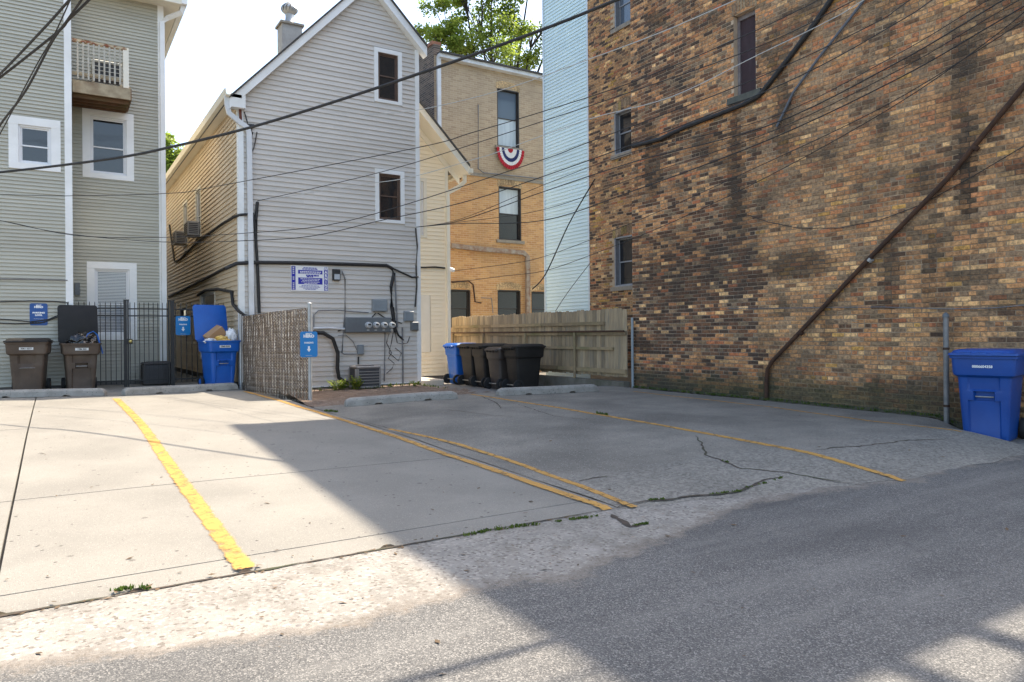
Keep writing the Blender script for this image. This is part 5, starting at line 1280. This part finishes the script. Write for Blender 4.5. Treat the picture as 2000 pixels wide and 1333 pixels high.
# ------------------------------------------------------------------ carts
def rring(hw, yf, yb, r, z, inset=None, n=4):
    """rounded rectangle section, front towards -y; inset(x) pushes the front in"""
    pts = []
    xs = [-hw + r, -.17, -.15, -.11, -.09, .09, .11, .15, .17, hw - r]
    xs = [max(-hw + r, min(hw - r, x)) for x in xs]
    for x in xs: pts.append((x, yf + (inset(x) if inset else 0), z))
    for cx_, cy_, a0 in ((hw - r, yf + r, -90), (hw - r, yb - r, 0), (-hw + r, yb - r, 90), (-hw + r, yf + r, 180)):
        for k in range(n + 1):
            a = radians(a0 + 90 * k / n)
            if (a0 == -90 and k == 0) or (a0 == 180 and k == n): continue
            pts.append((cx_ + r * cos(a), cy_ + r * sin(a), z))
    return pts
def make_cart(m_, H=1.0, lidm=None, W=1.0, open_lid=None, number=None, style=0):
    """local frame: front -y, ground z=0; returns list of (name, MB, material, smooth, parent index)"""
    parts = []
    def ins(z):
        def f(x):
            ax = abs(x); d = 0
            if style == 0:
                if .58 < z < .76: d = .022 * (ax < .16)                     # upper panel
                elif .47 < z <= .575: d = .055 * (ax < .10)                  # grab pocket
                elif z <= .47 and z > .05: d = .028 * (ax < .16)             # lower arch panel
            else:
                if .50 < z < .76: d = .03 * (ax < .14)
                elif z <= .49 and z > .05: d = .012 * (ax < .14)
            return d
        return f
    secs = [(.0, .215, -.23, .25), (.03, .235, -.25, .27), (.09, .24, -.255, .275), (.44, .262, -.285, .315), (.468, .264, -.287, .318), (.472, .264, -.287, .318), (.50, .266, -.29, .32), (.572, .27, -.295, .326), (.578, .27, -.295, .326),
            (.60, .272, -.297, .33), (.70, .278, -.303, .338), (.735, .282, -.31, .345), (.765, .318, -.345, .36), (.80, .326, -.352, .364), (.93, .333, -.36, .37), (.955, .335, -.362, .372), (.957, .352, -.38, .388), (.985, .354, -.382, .39), (.987, .325, -.35, .36), (.90, .31, -.335, .345)]
    b = MB(); b.loft([rring(hw * W, yf * W, yb * W, .055, z * H, ins(z)) for z, hw, yf, yb in secs], cap=False)
    b.f.append(tuple(range(26))[::-1] if False else tuple(range(len(rring(.2, -.2, .2, .05, 0))))[::-1]); b.c.append(None)
    parts.append(('body', b, m_, True, None))
    lm = lidm or m_
    # lid (built closed, hinge at back top)
    hy, hz = .40 * W, .995 * H
    def lidpt(p):
        if open_lid is None: return Vector(p)
        q = Vector(p) - Vector((0, hy, hz)); a = -open_lid; return Vector((q.x, q.y * cos(a) - q.z * sin(a), q.y * sin(a) + q.z * cos(a))) + Vector((0, hy, hz))
    b = MB(); ls = [(.985, .362, -.40, .41), (.988, .365, -.405, .415), (1.012, .362, -.40, .412), (1.02, .335, -.365, .38), (1.045, .318, -.345, .36), (1.058, .28, -.30, .32)]
    b.loft([[lidpt((q[0], q[1], q[2])) for q in rring(hw * W, yf * W, yb * W, .06, z * H + .004)] for z, hw, yf, yb in ls])
    parts.append(('lid', b, lm, True, None)); li = len(parts) - 1
    for sx in (-.16, 0, .16):
        b = MB(); b.hexa([lidpt(q) for q in ((sx - .055, -.408 * W, 1.0 * H), (sx + .055, -.408 * W, 1.0 * H), (sx + .055, -.37 * W, 1.0 * H), (sx - .055, -.37 * W, 1.0 * H), (sx - .05, -.402 * W, 1.024 * H), (sx + .05, -.402 * W, 1.024 * H), (sx + .05, -.36 * W, 1.03 * H), (sx - .05, -.36 * W, 1.03 * H))]); parts.append(('lid_rib', b, lm, False, li))
    b = MB(); b.tube([(-.26 * W, .40 * W, .96 * H), (-.24 * W, .45 * W, .985 * H), (.24 * W, .45 * W, .985 * H), (.26 * W, .40 * W, .96 * H)], .016, 8); parts.append(('handle', b, m_, True, None))
    for sx in (-.18, -.06, .06, .18):
        b = MB(); b.box(sx - .015, sx + .015, .372 * W, .44 * W, .93 * H, .985 * H); parts.append(('hinge_rib', b, m_, False, None))
    b = MB(); b.tube([(-.29 * W, .30 * W, .13), (.29 * W, .30 * W, .13)], .014, 8); parts.append(('axle', b, M_STEEL, True, None))
    for sx in (-1, 1):
        b = MB(); b.lathe((sx * .255 * W, .30 * W, .13), (sx, 0, 0), [(0, .05), (.0, .125), (.008, .13), (.05, .13), (.058, .125), (.058, .085), (.045, .08), (.045, 0)], 22); parts.append(('wheel', b, M_RUB, True, None)); wi = len(parts) - 1
        b = MB(); b.lathe((sx * .262 * W, .30 * W, .13), (sx, 0, 0), [(.04, .078), (.05, .06), (.052, .02), (.06, .018), (.06, 0)], 14); parts.append(('hub', b, m_, True, wi))
    if style == 0:
        b = MB(); b.tube([(-.095, -.268 * W, .515 * H), (.095, -.268 * W, .515 * H)], .009, 6); parts.append(('lift_bar', b, M_STEEL, True, None))
    else:
        b = MB(); b.tube([(-.135, -.283 * W, .492 * H), (.135, -.283 * W, .492 * H)], .007, 6); parts.append(('lift_bar', b, M_STEEL, True, None))
    if number:
        vs, fs = text_mesh(number, .042, .0015); b = MB(); b.v = [Vector((v.x, -.3585 * W - .0022 + .03 * (0), .865 * H + v.y)) for v in vs]; b.f = list(fs); b.c = [None] * len(fs); parts.append(('number', b, M_WHT if number[0] == '0' else M_LBL, False, None))
        if number[0] != '0':
            b.v = [Vector((v.x, -.3585 * W - .0035, .865 * H + v.y)) for v in vs]; parts[-1] = ('number', b, M_CABLE, False, None)
            b = MB(); b.box(-.115, .115, -.3585 * W - .002, -.345 * W, .84 * H, .89 * H); parts.append(('label', b, M_LBL, False, None))
    return parts
def place_cart(label, parts, x, y, z, rz, group=None, name='wheeled_cart'):
    t = thing(name, label, 'trash cart', (x, y, z), group); t.rotation_euler = (0, 0, rz); objs = []
    for nm, b, m_, sm, par in parts:
        me = bpy.data.meshes.new(nm); me.from_pydata([tuple(v) for v in b.v], [], b.f)
        if nm not in ('number',):
            bm = bmesh.new(); bm.from_mesh(me); bmesh.ops.recalc_face_normals(bm, faces=bm.faces); bm.to_mesh(me); bm.free()
        me.materials.append(m_)
        if sm:
            me.polygons.foreach_set('use_smooth', [True] * len(me.polygons)); me.set_sharp_from_angle(angle=radians(35))
        o = bpy.data.objects.new(nm, me); C.objects.link(o); o.parent = t if par is None else objs[par]; objs.append(o)
    return t
def dup_cart(src, label, x, y, z, rz):
    c = copy_tree(src); c.location = (x, y, z); c.rotation_euler = (0, 0, rz); c['label'] = label; return c
def cpos(px, Y): p = onY(px, 700, Y); return p.x
zl = lambda x, y: SURF(x, y) + .002
c1x = cpos(57, 17.1); place_cart('closed brown trash cart below the blue parking lot sign', make_cart(M_BRWN, 1.0, M_BLK, 1.02, None, '5061 3277', 1), c1x, 17.1, zl(c1x, 17.1), radians(-6), 'brown carts by the sage house')
c2x = cpos(157, 17.05); c2 = place_cart('open brown trash cart stuffed with a black bag', make_cart(M_BRWN, .97, M_BLK, .98, radians(100), '1986 065', 0), c2x, 17.05, zl(c2x, 17.05), radians(3), 'brown carts by the sage house')
c3x = cpos(428, 16.35); c3 = place_cart('open blue recycling cart overflowing with cardboard', make_cart(M_BLUE, 1.02, M_BLUE, .97, radians(102), '2040 9318', 0), c3x, 16.35, zl(c3x, 16.35) - .0, radians(10))
place_cart('blue recycling cart with white number beside the steel post', make_cart(M_BLUE_SHADE, 1.04, M_BLUE_SHADE, 1.0, None, '0006604358', 0), 9.68, 4.40, .012, radians(-78))
gz = lambda x, y: G(x, y) + .022
k8 = place_cart('black trash cart at the near end of the row by the wooden fence', make_cart(M_BLK, 1.0, M_BLK, 1.0), 9.10, 13.92, gz(9, 13.92), radians(86), 'dark carts in the row')
dup_cart(k8, 'black trash cart in the row, next to the blue one', 9.12, 16.10, gz(8.9, 16.1), radians(91))
dup_cart(k8, 'black trash cart in the row, just beyond the small brown one', 9.08, 15.38, gz(8.9, 15.38), radians(88))
place_cart('blue recycling cart at the far end of the row', make_cart(M_BLUE, 1.0, M_BLUE, .97), 9.06, 16.82, gz(8.9, 16.82), radians(90))
place_cart('small dark brown trash cart standing forward in the row', make_cart(mat('cart_dark_brown', (.045, .034, .03), (.06, .048, .04), scale=3, rough=.5), .93, None, .86), 8.98, 14.62, gz(8.9, 14.62), radians(95))

# rubbish
def lump(name, label, cat, c, r, m_, amp=.25, seed=1, sub=4, sc=(1, 1, 1)):
    bm = bmesh.new(); bmesh.ops.create_icosphere(bm, subdivisions=sub, radius=1)
    for v in bm.verts:
        n_ = v.co.normalized(); k = 1 + amp * noise.noise(n_ * 2.2 + Vector((seed, 0, 0))) + amp * .6 * abs(noise.noise(n_ * 6 + Vector((0, seed, 0))))
        v.co = Vector((n_.x * r * sc[0] * k, n_.y * r * sc[1] * k, n_.z * r * sc[2] * k))
    me = bpy.data.meshes.new(name); bm.to_mesh(me); bm.free(); me.materials.append(m_)
    me.polygons.foreach_set('use_smooth', [True] * len(me.polygons))
    o = bpy.data.objects.new(name, me); C.objects.link(o); o.location = c
    if label: tag(o, label, cat)
    return o
zc2 = wloc(c2).z
bag = lump('garbage_bag', 'crumpled black garbage bag bulging out of the open brown cart', 'garbage bag', (c2x + .04, 17.02, zc2 + .93), .25, M_BAG, .35, 4, 5, (1.0, 1.0, .9))
b = MB(); q = Vector((c2x + .2, 16.84, zc2 + 1.04)); b.rtube([q + Vector(v) for v in ((-.12, 0, -.02), (-.08, -.02, .1), (.02, -.03, .15), (.09, -.02, .08), (.12, -.02, -.05), (.16, -.02, -.2), (.18, -.02, -.3))], .055, .006, (0.3, -1, .2)); o = b.build('drawstring', M_TIE); o.data.transform(Matrix.Translation(-Vector(bag.location))); o.parent = bag
zc3 = wloc(c3).z
def cardbox(name, label, c, sx, sy, sz, rot, m_):
    b = MB(); b.rbox(-sx, sx, -sy, sy, -sz, sz, .006); o = b.build(name, m_); o.location = c; o.rotation_euler = rot; tag(o, label, 'box'); return o
cardbox('cardboard_box', 'open brown cardboard box tilted in the blue cart', (c3x - .06, 16.36, zc3 + 1.10), .19, .12, .14, (radians(12), radians(-38), radians(8)), M_CARD)
lump('plastic_bag', 'white plastic bag hanging out of the open blue cart', 'bag', (c3x + .22, 16.24, zc3 + 1.08), .12, M_BAGW, .3, 9, 4, (.95, .8, 1.35))
lump('crumpled_paper', 'crumpled yellow packaging on top of the open blue cart', 'paper', (c3x + .02, 16.18, zc3 + 1.02), .10, M_YEL, .5, 2, 4, (1.5, 1, .7))
lump('crumpled_paper', 'crumpled white packaging beside the cardboard in the blue cart', 'paper', (c3x - .2, 16.16, zc3 + 1.0), .08, M_BAGW, .5, 6, 4, (1.4, 1, .6))

# steel post by the blue cart
pp = onX(1849, 829, 10.02); b = MB(); pt = onX(1848, 616, 10.02).z
sp_ = thing('steel_post', 'bare galvanised steel post in front of the brick wall', 'post', (pp.x, pp.y, G(9.8, pp.y)))
b.tube([(pp.x, pp.y, G(9.8, pp.y) - .05), (pp.x, pp.y, pt)], .034, 12); b.build('pole', mat('dull_post', (.17, .17, .17), (.26, .25, .24), scale=8, rough=.6, metal=.3), sp_, smooth=True)
b = MB(); b.lathe((pp.x, pp.y, pt), (0, 0, 1), [(-.03, .042), (.0, .042), (.02, .03), (.035, .012), (.04, 0)], 12); b.build('cap', M_BOXD, sp_, smooth=True)
for zz in (.22, .98):
    b = MB(); b.lathe((pp.x, pp.y, G(9.8, pp.y) + zz), (0, 0, 1), [(0, .04), (.03, .04)], 12); b.build('band', M_RUST, sp_, smooth=True)

# ------------------------------------------------------------------ overhead wires
def wire(label, pts, deps, r, m_=M_CABLE, sub=6):
    """pts in photo pixels, depth in metres at first and last point"""
    n = len(pts); P = []
    xs = [p[0] for p in pts]; tot = xs[-1] - xs[0]
    for (x, y) in pts:
        t = (x - xs[0]) / tot; z = 1 / ((1 - t) / deps[0] + t / deps[1]); P.append(atd(x, y, z))
    Q = []
    for i in range(n - 1):           # Catmull-Rom smoothing
        p0, p1, p2, p3 = P[max(i - 1, 0)], P[i], P[i + 1], P[min(i + 2, n - 1)]
        for k in range(sub):
            t = k / sub; Q.append(.5 * ((2 * p1) + (p2 - p0) * t + (2 * p0 - 5 * p1 + 4 * p2 - p3) * t * t + (3 * p1 - p0 - 3 * p2 + p3) * t ** 3))
    Q.append(P[-1]); b = MB(); b.tube(Q, r, 6); o = b.build('overhead_wire', m_, smooth=True, fix=False); tag(o, label, 'wire', 'overhead wires'); recenter(o); return o
wire('thick twisted overhead cable crossing in front of both house windows', [(-160, 350), (0, 337), (220, 310), (345, 285), (490, 249), (660, 197), (860, 130), (1060, 58), (1200, 2), (1400, -82), (2312, -520)], (13.6, 7.4), .021)
wire('thin wire crossing the grey wall just above its lower window', [(-200, 372), (0, 380), (130, 383), (330, 378), (420, 365), (810, 290), (920, 260), (1061, 218), (1232, 162), (1420, 85), (1560, 20), (1640, -25), (2312, -420)], (15, 7.4), .006)
wire('wire from the riser of the grey house to upper right', [(502, 393), (640, 362), (800, 321), (1061, 237), (1232, 180), (1480, 92), (1700, -15), (2312, -330)], (15.8, 7.4), .0065)
wire('pale service wire passing over the bunting', [(519, 391), (700, 362), (800, 347), (935, 309), (971, 298), (1148, 234), (1310, 190), (1480, 108), (1620, 40), (1720, -20), (2312, -390)], (15.8, 7.4), .006, M_CABLEW)
wire('wire passing above the lower window of the orange building', [(-120, 418), (0, 431), (144, 460), (318, 464), (492, 455), (640, 440), (792, 400), (1061, 312), (1148, 279), (1450, 165), (1700, 50), (1800, -15), (2312, -360)], (15, 7.4), .006)
wire('wire sagging low across the sage house wall', [(-120, 402), (0, 431), (132, 457), (318, 473), (492, 470), (612, 461), (744, 431), (900, 397), (1061, 345), (1300, 258), (1560, 150), (1760, 40), (1850, -20), (2312, -340)], (15, 7.4), .0065)
for k, (ym, yr, lb) in enumerate(((338 + 16, 236, 'topmost'), (366 - 2, 262, 'second'), (396, 300, 'third'), (414, 330, 'fourth'))):
    wire(f'{lb} of the wires fanning out from the grey house corner', [(813, 444), (900, 437 - (3 - k) * 3), (1061, ym + 8 + k * 3), (1240, yr + 60 - k * 6), (1500, 232 + k * 14), (1750, 108 + k * 16), (1950, -12 + k * 18), (2312, -225 + k * 18)], (17, 7.4), .0055 + .003 * (k % 2))
wire('cable low across the orange building to the brick wall', [(883, 530), (1000, 515), (1061, 502), (1150, 470), (1300, 408), (1450, 340), (1700, 222), (1900, 105), (2060, 0), (2312, -170)], (19, 7.4), .006)
wire('lowest wire crossing the blue cladding towards upper right', [(883, 553), (980, 540), (1061, 530), (1150, 500), (1300, 440), (1500, 345), (1750, 205), (1950, 65), (2060, -30), (2312, -240)], (19, 7.4), .006)
wire('thin wire rising past the top of the orange building', [(712, 225), (812, 216), (971, 179), (1148, 117), (1300, 60), (1460, -10)], (16.0, 8), .006, M_CABLEW)
wire('steep stay wire across the blue cladding', [(1040, 565), (1066, 535), (1110, 440), (1150, 370), (1162, 350)], (19.5, 17.8), .016)
wire('faint steep wire low on the blue cladding', [(1085, 608), (1110, 570), (1152, 515)], (19.0, 17.9), .008)
wire('upper of the cables crossing at the sage house corner', [(-40, 178), (0, 145), (80, 62), (140, -5), (165, -40)], (7.5, 6.2), .012)
wire('middle cable crossing at the sage house corner', [(-40, 180), (0, 152), (110, 65), (135, 38), (178, -4), (215, -45)], (7.5, 6.2), .012)
wire('lower cable crossing at the sage house corner', [(-30, 300), (0, 245), (50, 178), (100, 85), (130, 42), (162, -4), (190, -50)], (7.5, 6.2), .011)
wire('thinnest cable crossing at the sage house corner', [(-30, 310), (0, 262), (70, 130), (105, 70), (140, -6)], (7.5, 6.2), .006)
# utility pole just outside the right edge; wires along the alley run off it (their shadows cross the asphalt)
UX, UY = 9.72, 2.35
up_ = thing('utility_pole', 'tall wooden utility pole with crossarms at the corner of the brick building', 'utility pole', (UX, UY, 0))
b = MB(); b.tube([(UX, UY, -.1), (UX, UY, 6), (UX, UY, 10.6)], [.15, .13, .10], 12); b.build('pole', M_BARK, up_, smooth=True)
for zz in (9.9, 9.0):
    b = MB(); b.box(UX - .16, UX - .06, UY - 1.1, UY + 1.15, zz, zz + .12); b.build('crossarm', M_BARK, up_)
b = MB(); b.lathe((UX - .05, UY - .42, 7.4), (0, 0, 1), [(0, .2), (.02, .24), (.8, .24), (.86, .2), (.9, .05), (.9, 0)], 16); b.build('transformer', M_BOX, up_, smooth=True)
for k, (yy, zz, r_, lb) in enumerate(((1.0, 7.0, .03, 'thickest cable strung along the alley'), (.75, 7.5, .012, 'thin cable strung along the alley, nearest the lot'), (.95, 10.05, .008, 'upper crossarm wire nearest the lot'), (.5, 10.05, .008, 'upper crossarm wire beside the pole'), (-.9, 10.05, .008, 'upper crossarm wire farthest from the lot'), (.9, 9.15, .009, 'lower crossarm wire nearest the lot'), (.2, 6.4, .016, 'lowest cable strung along the alley'))):
    a = Vector((UX - .1, UY + yy, zz)); c_ = Vector((-32, UY + yy + .3, zz)); b = MB()
    b.tube([a + (c_ - a) * t + Vector((0, 0, -.7 * 4 * t * (1 - t))) for t in fr(0, 1, 16)], r_, 6)
    o = b.build('overhead_wire', M_CABLE, smooth=True, fix=False); tag(o, lb, 'wire', 'overhead wires'); recenter(o)

# ------------------------------------------------------------------ plants
def blades(b, x, y, z, n, h, spread, rnd):
    for k in range(n):
        a = rnd.random() * 2 * pi; r = spread * sqrt(rnd.random()); px, py = x + cos(a) * r, y + sin(a) * r; hh = h * (.5 + rnd.random()); l_ = rnd.random() * hh * .8; a2 = rnd.random() * 2 * pi; w_ = .004 + .004 * rnd.random()
        s_ = Vector((-sin(a2), cos(a2), 0)) * w_; d = Vector((cos(a2) * l_, sin(a2) * l_, 0)); p = Vector((px, py, z))
        b.v += [p - s_, p + s_, p + d * .4 + s_ * .8 + Vector((0, 0, hh * .7)), p + d * .4 - s_ * .8 + Vector((0, 0, hh * .7)), p + d + Vector((0, 0, hh))]
        i = len(b.v) - 5; b.f += [(i, i + 1, i + 2, i + 3), (i + 3, i + 2, i + 4)]; b.c += [None, None]
b = MB()
def along(pts, n, h, sp, cnt):
    P = gp(*pts)
    for k in range(n):
        i = RND.randrange(len(P) - 1); q = P[i] + (P[i + 1] - P[i]) * RND.random(); blades(b, q.x, q.y, SURF(q.x, q.y), cnt, h, sp, RND)
along(((222, 1156), (298, 1147)), 26, .016, .02, 4)
along(((905, 1045), (960, 1034), (1010, 1027), (1060, 1022)), 36, .018, .022, 5)
along(((1080, 1018), (1170, 1006)), 24, .012, .022, 5)
along(((1265, 978), (1296, 976)), 14, .014, .014, 6); along(((1380, 967), (1445, 960)), 20, .013, .015, 5); along(((1410, 900), (1425, 905)), 9, .012, .014, 5); along(((1225, 1027), (1265, 1021)), 16, .013, .014, 5)
along(((1450, 955), (1530, 932)), 14, .012, .014, 5); along(((632, 803), (660, 806)), 14, .03, .03, 6); along(((1165, 808), (1190, 812)), 10, .03, .02, 6)
for k in range(260):
    y = 5.0 + 6.3 * RND.random(); x = 10.05 + .1 * RND.random(); blades(b, x, y, G(9.7, y) + .02, 4, .035, .04, RND)
for k in range(120):
    x = 3.9 + 4 * RND.random(); y = 15.3 + .9 * RND.random(); blades(b, x, y, GD(x, y), 5, .05, .05, RND)
o_l = MB()
for k in range(420):
    if k < 240:
        x = -3 + 7 * RND.random(); y = 4.3 + abs(RND.gauss(0, 1)) * (.04 if k < 150 else 1.2) * (-1 if RND.random() < .6 else 1)
    else: x = -3 + 12.5 * RND.random(); y = 1.5 + 12 * RND.random()
    a_ = RND.random() * 6.3; l_ = .008 + .022 * RND.random() ** 2; p_ = Vector((x, y, SURF(x, y) + .004)); d_ = Vector((cos(a_), sin(a_), .2 * RND.random())) * l_; q_ = Vector((-sin(a_), cos(a_), .3 * RND.random())) * l_ * .4
    o_l.poly([p_ - d_, p_ - q_, p_ + d_, p_ + q_])
o = o_l.build('leaf_litter', mat('dry_leaf', (.14, .085, .04), (.07, .05, .03), scale=8, rough=.9), fix=False); o['kind'] = 'stuff'; tag(o, 'scattered dry leaf fragments on the pavement', 'litter')
o = b.build('grass', M_GRASS, fix=False); o['kind'] = 'stuff'; tag(o, 'short green grass and weeds growing in cracks and along walls', 'grass')
def weed(label, px, py, r, h, n):
    p = onG(px, py); p = Vector((p.x, p.y, GD(p.x, p.y))); t = thing('weed', label, 'plant', tuple(p)); b = MB(); sb = MB()
    for k in range(n):
        a = RND.random() * 2 * pi; rr_ = r * sqrt(RND.random()); base = p + Vector((cos(a) * rr_ * .4, sin(a) * rr_ * .4, 0)); hh = h * (.45 + .55 * RND.random()); tip = p + Vector((cos(a) * rr_, sin(a) * rr_, hh))
        sb.tube([base, base.lerp(tip, .5) + Vector((0, 0, .02)), tip], .004, 4)
        for q in range(9):
            t_ = .25 + .75 * q / 8; c_ = base.lerp(tip, t_); a3 = RND.random() * 2 * pi; l_ = .045 + .04 * RND.random(); d = Vector((cos(a3), sin(a3), .35)).normalized(); s_ = d.cross(Vector((0, 0, 1))).normalized() * l_ * .28
            b.poly([c_, c_ + d * l_ * .5 + s_, c_ + d * l_, c_ + d * l_ * .5 - s_])
    sb.build('stem', M_WEED, t, fix=False); b.build('leaves', M_WEED, t, fix=False)
weed('bright green weed clump left of the condenser base', 662, 771, .24, .20, 26)
weed('bright green weed clump in front of the condenser', 694, 771, .20, .30, 24)
weed('low weed tuft near the right corner of the grey house', 812, 763, .14, .10, 10)

def tree(label, base, trunk_h, crown, nleaf, lsz, seed):
    r = random.Random(seed); t = thing('leafy_tree', label, 'tree', tuple(base)); b = MB(); base = Vector(base); top = base + Vector((0, 0, trunk_h))
    b.tube([base, base.lerp(top, .5) + Vector((.15, 0, 0)), top], [.28, .22, .17], 8)
    clumps = []
    for (dx, dy, dz, R) in crown:
        c_ = base + Vector((dx, dy, dz)); m_ = top.lerp(c_, .5) + Vector((r.uniform(-.3, .3), r.uniform(-.3, .3), -.2)); b.tube([top - Vector((0, 0, .5)), m_, c_], [.12, .07, .025], 6)
        for k in range(7):
            d = Vector((r.gauss(0, 1), r.gauss(0, 1), r.gauss(0, .8))).normalized() * R * r.uniform(.4, .95); e = c_ + d; b.tube([m_.lerp(c_, .7), c_.lerp(e, .5) + Vector((0, 0, .1)), e], [.035, .022, .008], 4); clumps.append((e, R * r.uniform(.28, .5)))
    b.build('trunk', M_BARK, t, smooth=True, fix=False); lb = MB()
    for k in range(nleaf):
        c_, R = r.choice(clumps); d = Vector((r.gauss(0, 1), r.gauss(0, 1), r.gauss(0, .75))); d = d.normalized() * R * (r.random() ** .45); p = c_ + d
        n_ = Vector((r.gauss(0, .8), r.gauss(0, .8), 1)).normalized(); a = n_.orthogonal().normalized(); a.rotate(Matrix.Rotation(r.random() * 6.3, 3, n_)); s_ = n_.cross(a); l_ = lsz * r.uniform(.6, 1.3)
        lb.poly([p, p + a * l_ * .5 + s_ * l_ * .3, p + a * l_, p + a * l_ * .5 - s_ * l_ * .3])
    o = lb.build('crown', M_LEAF, t, fix=False); return t
tb = onY(960, 640, 31.0); 
def crown_px(base, Y, lst):
    out = []
    for px, py, R, dy in lst:
        p = onY(px, py, Y + dy); out.append((p.x - base.x, p.y - base.y, p.z - base.z, R))
    return out
bs = Vector((onY(975, 500, 31).x, 31, 0))
tree('large green tree rising behind the orange brick building', bs, 9.0, crown_px(bs, 31, [(870, 55, 1.3, 0), (855, 95, 1.0, -.6), (900, 100, 1.3, .5), (930, 30, 1.5, .5), (960, 85, 1.6, -.8), (1000, 20, 1.7, 0), (1010, 110, 1.5, .8), (1045, 50, 1.6, -.3), (1090, 90, 1.7, 0), (960, -60, 1.8, 0), (1040, -70, 1.8, .4), (905, -25, 1.0, .3), (1100, 10, 1.6, 0)]), 26000, .17, 5)
bs2 = Vector((onY(345, 500, 42).x, 42, 0))
tree('green tree showing in the gap between the two houses', bs2, 6.0, crown_px(bs2, 42, [(330, 322, 1.3, 0), (345, 350, 1.4, .5), (320, 300, 1.0, -.5), (360, 372, 1.4, 0), (310, 345, 1.3, 0), (375, 410, 1.5, 0), (325, 400, 1.5, .3)]), 9000, .2, 8)
print('objects', len(bpy.data.objects))
